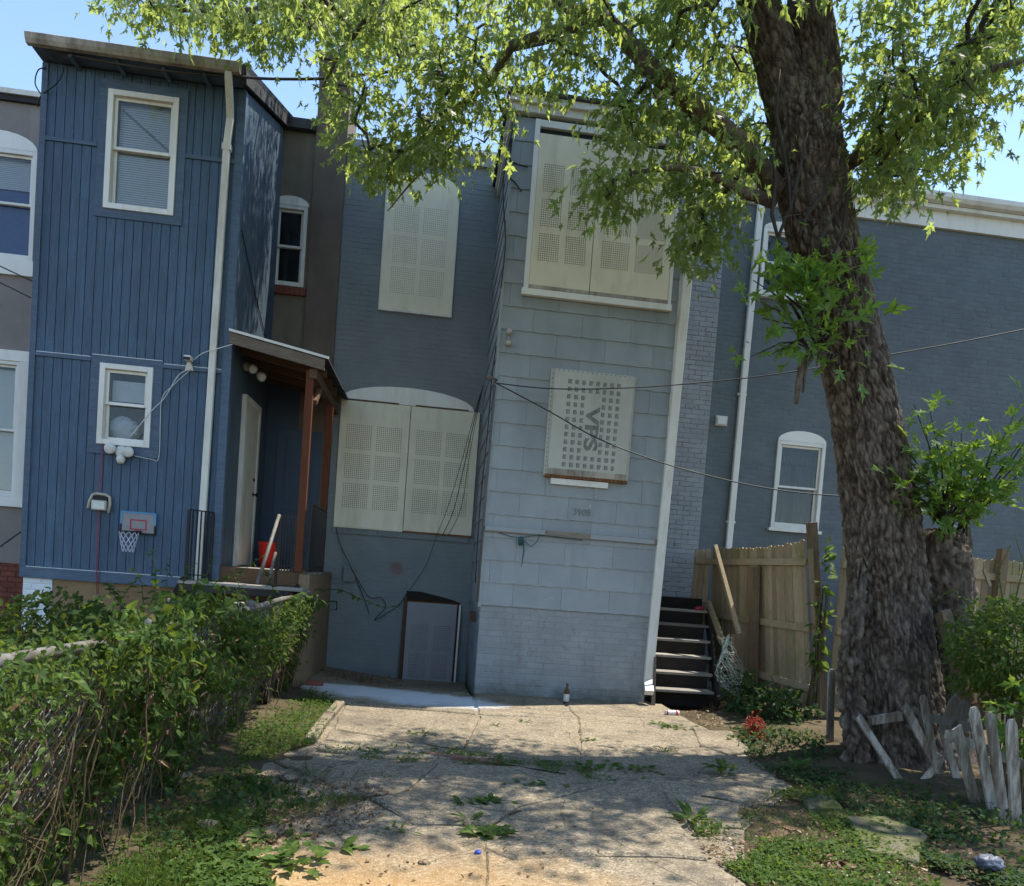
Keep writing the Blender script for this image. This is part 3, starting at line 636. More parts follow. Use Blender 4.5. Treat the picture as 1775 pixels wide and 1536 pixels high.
def boxpipe(m, pts, w_, h_):
    V = []
    for p in pts: V += [(p[0]-w_/2, p[1]-h_/2, p[2]), (p[0]+w_/2, p[1]-h_/2, p[2]), (p[0]+w_/2, p[1]+h_/2, p[2]), (p[0]-w_/2, p[1]+h_/2, p[2])]
    Fs = [(i*4+(k+1)%4, i*4+k, (i+1)*4+k, (i+1)*4+(k+1)%4) for i in range(len(pts)-1) for k in range(4)] + [(0,1,2,3)]
    m.add(V, Fs)
dso = part('downspout', M['white_old'], bh, lambda m: boxpipe(m, ds, 0.078, 0.06)); bevel(dso, 0.008)
boxp('strap', M['white_old'], dso, -2.745, -2.645, 9.508, 9.58, 6.22, 6.29)
# foundation: white brick pier, plywood skirt
pier = boxp('foundation_pier', M['whitebrick'], bh, BX0 + .01, -4.425, YB + .02, YB + .3, -.1, 1.07)
brick_field(pier, BX0 + .01, -4.425, -.05, 1.07, YB + .02, M['whitebrick'], n_ind=60, proud=.01, seed=4)
for a, b in ((-4.42, -3.72), (-3.715, -2.98)): boxp('plywood_skirt', M['ply'], bh, a, b, YB + .03, YB + .045, -.1, 1.07)
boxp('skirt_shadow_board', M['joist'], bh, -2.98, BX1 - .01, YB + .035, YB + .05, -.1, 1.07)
# the taller brown main block behind
nw = (-2.615, -2.135, 5.50, 6.66)
wall('main_wall', M['stucco_brown'], bh, BX1 - .3, -2.08, 0, 7.72, YM, YM + .3, [ins(nw, .01)])
boxp('main_block', M['stucco_brown'], bh, -4.77, -1.66, YM + .95, 20, 0, 7.6)
boxp('main_roof', M['tar'], bh, -4.8, -2.085, YM - .12, 20.1, 7.72, 7.86)
ch = boxp('party_wall', M['stucco_chim'], bh, -2.08, -1.635, YM - .05, YM + .9, -.2, 8.5)
part('chimney', M['stucco_chim'], ch, lambda m: (m.box(-2.10, -1.72, YM - .02, YM + .75, 8.5, 8.78), m.box(-2.13, -1.69, YM - .05, YM + .78, 8.78, 8.88)))
wn = sash_window(bh, *nw, 6.08, YM, 0.055, 'white_old', label='narrow white window in the brown wall', proud=.03); room(wn, *ins(nw, .05), YM + .165, .7)
MB().prism(arch(nw[0] - .02, nw[1] + .02, 6.66, .13), YM - .035, YM + .05).build('window_head', M['white_old'], wn)
sb = MB().box(-2.70, -2.09, YM - .03, YM + .02, 5.375, 5.375 + .11).build('brick_sill', M['redbrick'], bh)
for k in range(8): boxp('brick', M['redbrick'], sb, -2.69 + k * .074, -2.69 + k * .074 + .064, YM - .045, YM - .028, 5.38, 5.48)

# ------------------------------------------------------------------ back porch of the blue house
po = thing('back_porch', (-2.0, 9.7, 0), 'dark blue covered back porch with red posts and a sloping roof', 'porch')
boxp('blue_back_wall', M['blue_door'], po, BX1 + .001, -1.64, YM - .03, YM - .004, 1.36, 4.25)
dr = boxp('door', M['blue_door'], po, -2.36, -1.72, YM - .06, YM - .032, 1.40, 3.42)
for z0, z1 in ((1.55, 2.25), (2.35, 3.3)):
    m = MB(); x0, x1 = -2.24, -1.84
    for q in ((x0, x1, z0, z0 + .02), (x0, x1, z1 - .02, z1), (x0, x0 + .02, z0 + .02, z1 - .02), (x1 - .02, x1, z0 + .02, z1 - .02)): m.box(q[0], q[1], YM - .072, YM - .0605, q[2], q[3])
    m.build('door_moulding', M['blue_door'], dr)
sd = part('side_door', M['door_white'], po, lambda m: m.box(BX1 + .002, BX1 + .045, 10.36, 11.06, 1.385, 3.50)); sd['label'] = 'off white door in the blue side wall'
part('door_frame', M['white_old'], sd, lambda m: (m.box(BX1 + .002, BX1 + .06, 10.28, 10.358, 1.37, 3.58), m.box(BX1 + .002, BX1 + .06, 11.062, 11.14, 1.37, 3.58), m.box(BX1 + .002, BX1 + .06, 10.358, 11.062, 3.502, 3.58)))
part('door_knob', M['iron'], sd, lambda m: (m.lathe((BX1 + .045, 10.97, 2.36), [(.03, 0), (.03, .008), (.012, .012), (.012, .035), (.028, .045), (.03, .06), (.018, .072)], 12, (1, 0, 0)), m.lathe((BX1 + .045, 10.97, 2.56), [(.024, 0), (.024, .014), (.014, .018)], 12, (1, 0, 0))))
# deck and skirt
for k in range(15): boxp('deck_board', M['stair'], po, BX1 + .005, -1.46, 9.66 + k * .14, 9.66 + k * .14 + .132, 1.335, 1.365)
boxp('rim_joist', M['joist'], po, BX1 + .005, -1.50, 9.62, 9.66, 1.19, 1.37); boxp('rim_joist', M['joist'], po, BX1 + .005, -1.50, 9.63, 9.67, .98, 1.18)
boxp('skirt_panel', M['ply_dark'], po, -1.475, -1.455, 9.72, 11.75, -.15, 1.33)
prp = boxp('pier_post', M['ply_dark'], po, -1.575, -1.445, 9.56, 9.70, -.1, 1.34); bevel(prp, .006)
# roof
def slope(m, x0, x1, y0, y1, za, zb, t):
    m.add([(x0,y0,za),(x1,y0,zb),(x1,y1,zb),(x0,y1,za),(x0,y0,za+t),(x1,y0,zb+t),(x1,y1,zb+t),(x0,y1,za+t)], [(0,3,2,1),(4,5,6,7),(0,1,5,4),(1,2,6,5),(2,3,7,6),(3,0,4,7)])
pr = part('porch_roof', M['tar'], po, lambda m: slope(m, BX1 + .004, -1.38, 9.50, 11.78, 4.14, 3.93, .02))
part('drip_edge', M['plastic_white'], pr, lambda m: slope(m, BX1 + .002, -1.37, 9.482, 9.499, 4.14, 3.93, .03))
part('fascia', M['board_gray'], pr, lambda m: slope(m, BX1 + .004, -1.42, 9.505, 9.54, 4.005, 3.80, .128))
for y in (10.0, 10.5, 11.0, 11.45): part('rafter', M['joist'], pr, lambda m: slope(m, BX1 + .004, -1.46, y, y + .045, 4.02, 3.82, .115))
part('eave_beam', M['joist'], pr, lambda m: m.box(-1.60, -1.51, 9.56, 11.75, 3.70, 3.81))
ps = boxp('post', M['post_red'], po, -1.64, -1.55, 9.58, 9.67, 1.366, 3.80); bevel(ps, .005)
ps = boxp('post', M['post_red'], po, -1.585, -1.49, 11.0, 11.09, 1.366, 3.70); bevel(ps, .005)
part('knee_brace', M['joist'], po, lambda m: m.beam((-1.54, 9.72, 3.45), (-1.54, 10.1, 3.72), .05, .06))
# steps
def tread(x0, x1, y0, y1, z): 
    o = boxp('step', M['stair'], po, x0, x1, y0, y1, z - .04, z); bevel(o, .006); return o
tread(-2.86, -1.46, 9.16, 9.52, 1.185); tread(-2.86, -1.59, 8.84, 9.15, .985); tread(-2.86, -1.59, 8.52, 8.83, .785); tread(-2.86, -1.59, 8.2, 8.51, .585)
for x in (-2.885, -1.56): part('stringer', M['iron'], po, lambda m: m.beam((x, 9.5, 1.13), (x, 7.9, .1), .045, .22))
for y, z in ((9.155, 1.145), (8.835, .945)): boxp('step_nosing', M['iron'], po, -2.85, -1.60, y - .012, y - .001, z - .08, z - .004)
def railing(parent, a, b, z0, z1, n):
    a = Vector(a); b = Vector(b)
    rl = MB(); rl.beam((a.x, a.y, z1), (b.x, b.y, z1), .03, .014); rl.beam((a.x, a.y, z0 + .06), (b.x, b.y, z0 + .06), .025, .012); ro = rl.build('railing', M['iron'], parent)
    for k in range(n):
        p = a.lerp(b, k / (n - 1)); r_ = .016 if k in (0, n - 1) else .0075
        boxp('baluster', M['iron'], ro, p.x - r_, p.x + r_, p.y - r_, p.y + r_, z0, z1 - .008)
    return ro
railing(po, (-2.78, 9.18), (-2.60, 9.50), 1.19, 2.0, 7)
railing(po, (-1.83, 9.60), (-1.655, 9.62), 1.37, 2.03, 6)
railing(po, (-1.50, 9.70), (-1.50, 10.95), 1.37, 2.22, 11)
part('handrail', M['galv'], po, lambda m: m.tube([at(484, 893, 9.35), at(466, 950, 9.05), at(446, 1012, 8.75)], .022, 8), True)
part('handrail', M['galv'], po, lambda m: m.tube([at(478, 958, 9.2), at(464, 1012, 8.95)], .018, 8), True)
part('rail_post', M['iron'], po, lambda m: m.beam(at(484, 895, 9.35), (at(484, 895, 9.35).x, 9.35, 1.19), .03, .03))

# ------------------------------------------------------------------ gray boarded-up house
gh = thing('gray_house', (0.6, 9.6, 0), 'gray boarded up rowhouse with shingled rear addition and cream window screens', 'house')
TX0, TX1 = 0.65, 2.87
ru = (-1.02, 0.045, 5.33, 7.15); rl_ = (-1.48, 0.59, 2.055, 3.935); bd = (-.33, .50, -.3, 1.03)
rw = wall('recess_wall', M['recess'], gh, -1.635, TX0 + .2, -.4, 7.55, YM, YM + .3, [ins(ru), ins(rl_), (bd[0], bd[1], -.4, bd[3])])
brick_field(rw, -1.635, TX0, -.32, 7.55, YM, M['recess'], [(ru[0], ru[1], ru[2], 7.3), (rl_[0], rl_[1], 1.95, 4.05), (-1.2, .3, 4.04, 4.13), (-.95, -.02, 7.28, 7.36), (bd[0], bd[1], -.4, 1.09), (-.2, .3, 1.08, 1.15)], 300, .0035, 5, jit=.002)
boxp('recess_parapet', M['strip_brick'], gh, -1.64, 4.19, YM - .06, YM + .3, 7.55, 7.70); boxp('parapet_coping', M['white_old'], gh, -.7, TX0, YM - .10, YM + .3, 7.70, 7.76)
boxp('main_block', M['tar'], gh, -1.63, 4.18, YM + .5, 20, 0, 7.62)
# upper recess screen with an arched head
def screen(parent, x0, x1, z0, z1, Y, mat, label=None, t=.025):
    o = boxp('security_screen', M[mat], parent, x0, x1, Y - t, Y - .002, z0, z1); bevel(o, .004)
    if label: o['label'] = label
    return o
o = MB().prism([(ru[0], ru[2]), (ru[1], ru[2]), (ru[1], 7.17)] + [p for p in arch(ru[0], ru[1], 7.16, .2)[2:]] + [(ru[0], 7.14)], YM - .03, YM - .0125).build('security_screen', M['cream'], gh)
o['label'] = 'tall cream screen with arched top in the recessed wall'; perforate(o, ru[0], ru[1], ru[2], 7.1, YM - .0308, 2, 3, 13, 13, .14, .085, .14, .14, r=.0055)
part('screen_edge', M['white_old'], o, lambda m: (m.box(ru[0] - .012, ru[0], YM - .04, YM + .03, ru[2], 7.14), m.box(ru[1], ru[1] + .012, YM - .04, YM + .03, ru[2], 7.16), m.box(ru[0] - .012, ru[1] + .012, YM - .045, YM + .03, ru[2] - .03, ru[2] - .001)))
for x0, x1, dz in ((rl_[0], -.452, 0), (-.444, rl_[1], -.0)):
    o = screen(gh, x0, x1, rl_[2], rl_[3], YM - .014, 'cream_low', 'left cream screen of the big arched window' if x0 < -1 else 'right cream screen of the big arched window with rusty holes')
    perforate(o, x0, x1, rl_[2], rl_[3], YM - .0405, 2, 3, 13, 13, .11, .09, .19, .16)
    boxp('lower_lip', M['rust'] if x0 > -1 else M['cream_low'], o, x0, x1, YM - .055, YM - .0405, rl_[2] - .012, rl_[2] + .012)
MB().prism(arch(-1.5, .50, 3.94, .26), YM - .04, YM + .02).build('arched_board', M['white'], gh)
for a, b in ((-1.42, -.63), (-.38, .42)): boxp('vent_slot', M['joist'], gh, a, b, YM - .046, YM - .039, 3.938, 3.958)
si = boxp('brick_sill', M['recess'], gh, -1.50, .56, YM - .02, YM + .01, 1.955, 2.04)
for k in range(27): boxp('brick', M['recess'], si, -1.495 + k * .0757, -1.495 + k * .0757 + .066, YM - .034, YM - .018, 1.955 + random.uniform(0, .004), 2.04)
# basement door
dv = wall('basement_opening', M['rust'], gh, bd[0], bd[1], -.4, 1.03, YM + .06, YM + .1)
MB().prism([(bd[0], 1.03), (bd[1], 1.03), (bd[1] - .12, 1.07), (.08, 1.13), (-.12, 1.165), (bd[0], 1.16)], YM - .013, YM + .06).build('door_head', M['stair_dark'], gh)
o = part('basement_door', M['door_gray'], gh, lambda m: m.add([(bd[0] + .03, YM - .20, -.22), (bd[1] - .06, YM - .20, -.235), (bd[1] - .045, YM - .045, 1.0), (bd[0] + .03, YM - .045, 1.0), (bd[0] + .03, YM - .18, -.22), (bd[1] - .06, YM - .18, -.235), (bd[1] - .045, YM - .025, 1.0), (bd[0] + .03, YM - .025, 1.0)],
     [(0,1,2,3),(7,6,5,4),(0,4,5,1),(1,5,6,2),(2,6,7,3),(3,7,4,0)])); o['label'] = 'gray perforated steel sheet leaning over the basement door'
m = MB()
for (x0, x1, s0, s1) in ((-.21, .03, .42, .72), (.13, .36, .42, .72), (-.22, .02, .08, .36), (.12, .35, .08, .36), (-.22, .02, -.02, .04), (.12, .35, -.02, .04)):
    for a in range(12):
        for b in range(14 if s1 > .05 else 4):
            x = x0 + (x1 - x0) * a / 11; s = s0 + (s1 - s0) * b / (13 if s1 > .05 else 3); z = -.22 + 1.22 * s; y = YM - .2015 + .155 * s
            if z > -.2: m.add([(x + .0055 * math.cos(k * 1.047), y + .0055 * math.sin(k * 1.047) * .127, z + .0055 * math.sin(k * 1.047)) for k in range(6)], [(0, 1, 2, 3, 4, 5)])
tag(m.build('perforation', M['hole'], o), None, None, kind='stuff')
part('door_jamb', M['white_old'], gh, lambda m: m.beam((bd[1] - .01, YM - .14, -.23), (bd[1] - .0, YM - .03, 1.0), .028, .028))
part('door_jamb', M['joist'], gh, lambda m: m.beam((bd[0] - .01, YM - .10, -.22), (bd[0] - .0, YM - .03, 1.05), .05, .05))
# strip of pale brick right of the addition
sw_ = boxp('pale_brick_wall', M['strip_brick'], gh, 2.6, 4.19, YM, YM + .3, -.3, 7.55)
brick_field(sw_, 3.36, 4.19, 1.0, 7.55, YM, M['strip_brick'], (), 300, .008, 8, jit=.004)

# the addition (front and side)
tw = (0.93, 2.745, 5.05, 7.03)
boxp('addition_body', M['shingle'], gh, TX0 + .012, TX1 - .012, YT + .02, YM - .001, 1.05, 7.13)
bw = boxp('brick_base', M['tower_brick'], gh, TX0 + .012, TX1 - .004, YT + .012, YM - .001, -.3, 1.12)
brick_field(bw, TX0 + .012, TX1 - .004, -.09, 1.12, YT + .012, M['tower_brick'], (), 300, .005, 9, jit=.002)
brick_field(bw, YT + .03, YM - .01, -.09, 1.12, TX0 + .012, M['tower_brick'], (), 300, .007, 10, axis='-x')
def shingles(parent, x0, x1, z0, z1, Y, holes, axis='x', seed=1):
    rn = random.Random(seed); ex, wd = 0.2845, 0.62; r = 0; z = z0
    while z < z1 - .04:
        zt = min(z + ex, z1); x = x0 - wd * (0.35 + 0.5 * (r % 2)) 
        while x < x1:
            a, b = max(x + .0013, x0), min(x + wd - .0013, x1)
            if b - a > .03:
                for c in cells(a, b, z, zt + .0, [h for h in holes if h[1] > a and h[0] < b]):
                    if c[1] - c[0] < .02 or c[3] - c[2] < .015: continue
                    wv = c[2] < z + .001; k = max(2, int((c[1] - c[0]) / .06)); P = []
                    for i in range(k + 1):                      # wavy butt edge
                        xx = c[0] + (c[1] - c[0]) * i / k; dz = (.0045 * math.sin(xx * 31 + r) + rn.uniform(-.002, .002)) if wv else 0
                        P += [(xx, -.018, c[2] + dz + .002), (xx, -.005, c[3] + .004), (xx, 0.002, c[2] + dz + .002), (xx, .004, c[3] + .004)]
                    Fs = []
                    for i in range(k):
                        q = i * 4; Fs += [(q, q+4, q+5, q+1), (q+2, q+6, q+4, q), (q+1, q+5, q+7, q+3)]
                    Fs += [(0, 1, 3, 2), (4*k+2, 4*k+3, 4*k+1, 4*k)]
                    if axis == 'x': P = [(p[0], Y + p[1], p[2]) for p in P]
                    else: P = [(Y + p[1], x0 + x1 - p[0], p[2]) for p in P]
                    MB().add(P, Fs).build('shingle', M['shingle'], parent)
            x += wd
        z += ex; r += 1
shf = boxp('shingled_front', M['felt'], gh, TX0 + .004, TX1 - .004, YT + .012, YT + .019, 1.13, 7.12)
shingles(shf, TX0 + .002, TX1 - .002, 1.125, 7.125, YT + .004, [(tw[0] - .03, tw[1] + .02, tw[2] - .09, tw[3] + .05)], 'x', 3)
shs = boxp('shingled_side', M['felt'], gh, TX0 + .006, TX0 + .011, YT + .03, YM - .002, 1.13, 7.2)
shingles(shs, YT + .02, YM - .02, 1.10, 7.125, TX0 + .004, [], 'y', 6)
boxp('corner_strip', M['shingle'], gh, TX0 - .022, TX0 + .012, YT - .018, YT + .016, 1.10, 7.125)
fr = part('window_frame', M['white'], gh, lambda m: (m.box(tw[0] - .03, tw[0] + .03, YT - .05, YT + .02, tw[2], tw[3] + .05), m.box(tw[1] - .02, tw[1] + .02, YT - .05, YT + .02, tw[2], tw[3] + .05), m.box(tw[0] + .03, tw[1] - .02, YT - .045, YT + .02, tw[3] - .03, tw[3] + .05)))
boxp('window_sill', M['white'], fr, tw[0] - .05, tw[1] + .03, YT - .075, YT + .01, 4.972, 5.048)
for x0, x1, nx, lb in ((.962, 1.716, 10, 'left cream screen of the upstairs window'), (1.724, 2.722, 13, 'right cream screen of the upstairs window')):
    o = screen(gh, x0, x1, 5.10, 6.92, YT - .022, 'cream', lb); perforate(o, x0, x1, 5.10, 6.92, YT - .0485, 2, 3, nx, 13, .12, .10, .20, .17, r=.007)
    boxp('bottom_lip', M['gutter'], o, x0, x1, YT - .065, YT - .024, 5.056, 5.098)
boxp('screen_gap_post', M['gutter'], fr, 2.7225, 2.762, YT - .030, YT + .015, 5.06, 6.97)
# perforated screen with lettering
vx0, vx1, vz0, vz1 = 1.366, 2.368, 2.815, 4.095
o = boxp('security_screen', M['vps'], gh, vx0, vx1, YT - .075, YT - .02, vz0, vz1); bevel(o, .008); o['label'] = 'galvanised slotted steel screen lettered VPS with a rusty lower edge'
vpso = o
part('screen_flange', M['vps'], o, lambda m: (m.box(vx0 - .045, vx0 + .005, YT - .04, YT - .012, vz0 - .02, vz1 + .02), m.box(vx1 - .005, vx1 + .035, YT - .04, YT - .012, vz0 - .02, vz1 + .02), m.box(vx0 + .006, vx1 - .006, YT - .039, YT - .012, vz1 - .004, vz1 + .03)))
part('rusty_lip', M['rust'], o, lambda m: m.box(vx0 - .03, vx1 + .02, YT - .082, YT - .013, vz0 - .035, vz0 - .0005)); boxp('tan_lip', M['gutter'], o, vx0, vx1, YT - .079, YT - .0752, vz0 + .001, vz0 + .075)
m = MB()
for c in range(8):
    for r_ in range(12):
        if c in (3, 4) and 2 <= r_ <= 9: continue
        x = vx0 + (.20 + .62 * c / 7) * (vx1 - vx0); z = vz1 - (.095 + .80 * r_ / 11) * (vz1 - vz0); h = .025
        for i in range(4): m.box(x - h, x + h * random.uniform(.6, 1), YT - .0765, YT - .0752, z - h + i * .0145, z - h + i * .0145 + .008)
        m.box(x - h, x - h + .007, YT - .0768, YT - .0766, z - h, z + h)
tag(m.build('slots', M['slot'], o), None, None, kind='stuff')
m = MB()
for i in range(19): m.box(vx0 + .04 + i * .05, vx0 + .052 + i * .05, YT - .0832, YT - .0822, vz0 - .028, vz0 - .008)
for i in range(22): m.box(vx0 - .026, vx0 - .016, YT - .0412, YT - .0402, vz0 + .04 + i * .057, vz0 + .052 + i * .057)
for i in range(16): m.box(vx0 + .05 + i * .06, vx0 + .06 + i * .06, YT - .0402, YT - .0392, vz1 + .008, vz1 + .02)
tag(m.build('bolt_holes', M['hole'], o), None, None, kind='stuff')
dgm = bpy.context.evaluated_depsgraph_get
def text_mesh(txt, name, mat, parent, Wd, extr=.002, bold=0.0):
    cu = bpy.data.curves.new(name, 'FONT'); cu.body = txt; cu.extrude = extr; cu.align_x = 'CENTER'; cu.align_y = 'CENTER'; cu.size = 1.0; cu.offset = bold
    t_ = bpy.data.objects.new('tmp_text', cu); COL.objects.link(t_); bpy.context.view_layer.update()
    me = bpy.data.meshes.new_from_object(t_.evaluated_get(dgm())); bpy.data.objects.remove(t_); bpy.data.curves.remove(cu)
    me.name = name; me.materials.clear(); me.materials.append(mat)
    return inst(name, me, parent, Wd)
FACE = Matrix.Rotation(math.pi / 2, 4, 'X')         # text plane turned to face -y
text_mesh('VPS', 'lettering', M['slot_soft'], vpso, Matrix.Translation((vx0 + .505 * (vx1 - vx0), YT - .0765, vz1 - .535 * (vz1 - vz0))) @ FACE @ Matrix.Rotation(-math.pi / 2, 4, 'Z') @ Matrix.Diagonal((.34, .23, .6, 1)), bold=.035)
boxp('sill_board', M['white'], gh, 1.42, 2.15, YT - .06, YT - .012, 2.70, 2.772)
text_mesh('3908', 'house_number', M['recess'], gh, Matrix.Translation((1.85, YT - .0135, 2.375)) @ FACE @ Matrix.Diagonal((.115, .12, 1.2, 1)))
boxp('ledger_board', M['board_gray'], gh, TX0 - .005, TX1 - .02, YT - .045, YT - .014, 2.045, 2.115)
boxp('ledger_paint', M['shingle'], gh, TX0 - .004, 1.4, YT - .048, YT - .0452, 2.06, 2.113); boxp('ledger_paint', M['shingle'], gh, 1.98, TX1 - .06, YT - .048, YT - .0452, 2.052, 2.11)
part('cornice', M['white_old'], gh, lambda m: (m.box(TX0 - .05, TX1 + .06, YT - .08, YM - .1, 7.13, 7.22), m.box(TX0 - .08, TX1 + .1, YT - .13, YM - .1, 7.221, 7.30)))
boxp('addition_roof', M['tar'], gh, TX0 - .12, TX1 + .12, YT - .16, YM - .01, 7.301, 7.35)
ds2 = [(2.985, YT - .03, 7.25), (2.965, YT - .03, 6.1), (2.93, YT - .03, 3.6), (2.885, YT - .03, .45), (2.88, YT - .04, .28)]
dso = part('downspout', M['white_old'], gh, lambda m: boxpipe(m, ds2, .115, .075)); bevel(dso, .01)
part('outlet_shoe', M['plastic_white'], dso, lambda m: m.beam((2.88, YT - .04, .30), (2.86, YT - .2, .17), .11, .08))
boxp('corner_board', M['white_old'], gh, TX1 - .004, TX1 + .026, YT - .008, YT + .1, .3, 7.125)
boxp('side_return', M['recess'], gh, TX1 - .011, TX1 - .001, YT + .1, YM, -.2, 7.2)
# fittings on the addition
part('insulator', M['plastic_tan'], gh, lambda m: (m.lathe((.763, YT - .012, 4.50), [(.03, 0), (.03, .03), (.018, .04), (.03, .055), (.03, .075), (.012, .085)], 12, (0, -1, 0)), m.lathe((.761, YT - .012, 4.36), [(.03, 0), (.03, .03), (.018, .04), (.03, .055), (.03, .075), (.012, .085)], 12, (0, -1, 0)), m.box(.758, .766, YT - .03, YT - .012, 4.36, 4.5)), True)
part('service_bracket', M['galv'], gh, lambda m: (m.tube([(.66, YT - .02, 3.91), (.60, YT - .10, 3.91), (.56, YT - .10, 3.91)], .014, 8), m.lathe((.55, YT - .10, 3.91), [(.02, -.03), (.03, -.02), (.03, .02), (.02, .03)], 10, (1, 0, 0))), True)
part('conduit', M['cable_gray'], gh, lambda m: m.tube([(.635, YT - .03, 3.85), (.622, YT - .03, 2.6), (.615, YT - .02, 1.15)], .016, 7), True)
part('meter_box', M['recess'], gh, lambda m: (m.box(-1.28, -1.11, YM - .08, YM - .01, 1.24, 1.46), m.box(-1.29, -1.10, YM - .09, YM - .08, 1.44, 1.475)))
part('outlet_ring', M['black'], gh, lambda m: m.tube([(-1.47, YM - .015, .92), (-1.36, YM - .015, .93), (-1.35, YM - .015, .80), (-1.47, YM - .015, .79), (-1.47, YM - .015, .92)], .008, 5))
part('clean_out', M['joist'], gh, lambda m: m.box(.578, .642, YT + .55, YT + .66, .86, 1.0))

# ------------------------------------------------------------------ charcoal neighbour on the right
rh = thing('charcoal_house', (7, 11.8, 0), 'charcoal painted brick rowhouse with white cornice behind the maple trunk', 'house')
ru2 = (4.80, 5.62, 6.20, 7.22); rl2 = (5.335, 6.14, 2.585, 3.97)
rw2 = wall('wall', M['charcoal'], rh, 4.192, 15, -.3, 7.55, YM + .004, YM + .3, [ins(ru2), ins(rl2)])
brick_field(rw2, 4.194, 10.2, .9, 7.5, YM + .004, M['charcoal'], [(ru2[0], ru2[1], ru2[2] - .05, ru2[3] + .1), (rl2[0], rl2[1], rl2[2] - .05, 4.14)], 300, .0026, 14, key=lambda q: math.hypot(q[0] - 4.3, (q[2] - 5) * .6), jit=.0015)
boxp('main_block', M['tar'], rh, 4.2, 15, YM + 1.6, 20, 0, 7.6)
part('cornice', M['white'], rh, lambda m: (m.box(4.3, 15, YM - .05, YM + .3, 7.551, 7.80), m.box(4.3, 15, YM - .14, YM + .3, 7.801, 7.86)))
def gut2(m):
    prof = [(YM - .15, 7.86), (YM - .22, 7.88), (YM - .255, 7.93), (YM - .26, 8.0), (YM - .24, 8.0), (YM - .235, 7.94), (YM - .21, 7.9), (YM - .15, 7.9)]
    n = len(prof); V = [(x, y, z) for x in (4.3, 15) for y, z in prof]; m.add(V, [(i, (i+1) % n, n + (i+1) % n, n + i) for i in range(n)] + [tuple(range(n-1, -1, -1)), tuple(range(n, 2*n))])
part('gutter', M['white'], rh, gut2); boxp('roof', M['tar'], rh, 4.25, 15, YM - .149, 20, 7.905, 8.0)
part('roof_vent', M['galv'], rh, lambda m: m.lathe((8.5, 12.6, 8.0), [(.06, 0), (.06, .28), (.05, .28)], 12), True)
dso = part('downspout', M['white'], rh, lambda m: boxpipe(m, [(4.70, YM - .05, 7.60), (4.675, YM - .05, 5), (4.66, YM - .05, 2.0), (4.655, YM - .05, .3)], .10, .075)); bevel(dso, .014)
for z in (6.9, 4.6, 2.6): boxp('strap', M['white'], dso, 4.60, 4.74, YM - .055, YM + .0, z, z + .03)
for ww, zm, lb in ((ru2, 6.71, 'upstairs window half hidden by the trunk'), (rl2, 3.25, 'downstairs window beside the trunk with gray curtains')):
    wn = sash_window(rh, *ww, zm, YM, .06, label=lb, proud=.03, inner=.035); room(wn, *ins(ww, .05), YM + .165, 1.2)
    MB().prism(arch(ww[0], ww[1], ww[3] + .002, .17 if ww is rl2 else .12), YM - .03, YM + .03).build('window_head', M['white'], wn)
    boxp('sill', M['white'], wn, ww[0] - .04, ww[1] + .04, YM - .07, YM + .02, ww[2] - .05, ww[2] - .002)
    if ww is rl2:
        m = MB(); n = 36
        for k in range(n): x = ww[0] + .06 + (ww[1] - ww[0] - .12) * k / (n - 1); m.v += [(x, YM + .24 + .025 * math.sin(k * 1.5), ww[2] + .05), (x, YM + .24 + .02 * math.sin(k * 1.5 + .3), 3.62)]
        m.f = [(2*k, 2*k+2, 2*k+3, 2*k+1) for k in range(n - 1) if not (15 < k < 21)]
        m.build('curtain', M['curtain'], wn)
        m = MB(); m.v = []; 
        for k in range(n): x = ww[0] + .06 + (ww[1] - ww[0] - .12) * k / (n - 1); m.v += [(x, YM + .20 + .012 * math.sin(k * 2.1), 3.66 + .02 * math.sin(k)), (x, YM + .20, 3.93)]
        m.f = [(2*k, 2*k+2, 2*k+3, 2*k+1) for k in range(n - 1)]; m.build('valance', M['curtain'], wn)
part('wall_vent', M['plastic_white'], rh, lambda m: (m.box(4.285, 4.465, YM - .05, YM + .01, 4.10, 4.25), m.box(4.30, 4.45, YM - .08, YM - .05, 4.115, 4.22)))

# ------------------------------------------------------------------ gray stucco house at the far left
lh = thing('stucco_house', (-6.5, 11.8, 0), 'gray stucco rowhouse at the left edge beyond the blue house', 'house')
lw1 = (-6.95, -5.885, 5.44, 6.95); lw2 = (-6.62, -5.98, 2.10, 4.02)
wall('wall', M['stucco_gray'], lh, -10, -4.765, 1.15, 7.6, YM, YM + .3, [ins(lw1), ins(lw2)])
boxp('main_block', M['tar'], lh, -10, -4.78, YM + 1.5, 20, 0, 7.6)
lb_ = boxp('brick_base', M['redbrick'], lh, -10, -4.765, YM + .01, YM + .3, -.3, 1.149); brick_field(lb_, -7.2, -4.77, -.1, 1.14, YM + .01, M['redbrick'], (), 200, .012, 21)
boxp('coping', M['white_old'], lh, -10, -4.8, YM - .08, YM + .3, 7.68, 7.75); boxp('roof_edge', M['tar'], lh, -10, -4.78, YM - .05, YM + .3, 7.601, 7.679)
wn = sash_window(lh, *lw1, 6.22, YM, .06, label='upper window with a half drawn blue shade', proud=.03); room(wn, *ins(lw1, .05), YM + .2)
MB().prism(arch(lw1[0], lw1[1], 6.952, .24), YM - .03, YM + .03).build('window_head', M['white'], wn)
slats(wn, lw1[0] + .09, lw1[1] - .09, 6.45, 6.88, YM + .12); boxp('blue_shade', M['blind_blue'], wn, lw1[0] + .06, lw1[1] - .06, YM + .15, YM + .16, lw1[2] + .05, 6.44)
boxp('sill', M['white'], wn, lw1[0] - .03, lw1[1] + .02, YM - .05, YM, 5.22, 5.435)
wn = sash_window(lh, *lw2, 3.05, YM, .05, label='lower window with wide white boards', proud=.03); room(wn, *ins(lw2, .04), YM + .2)
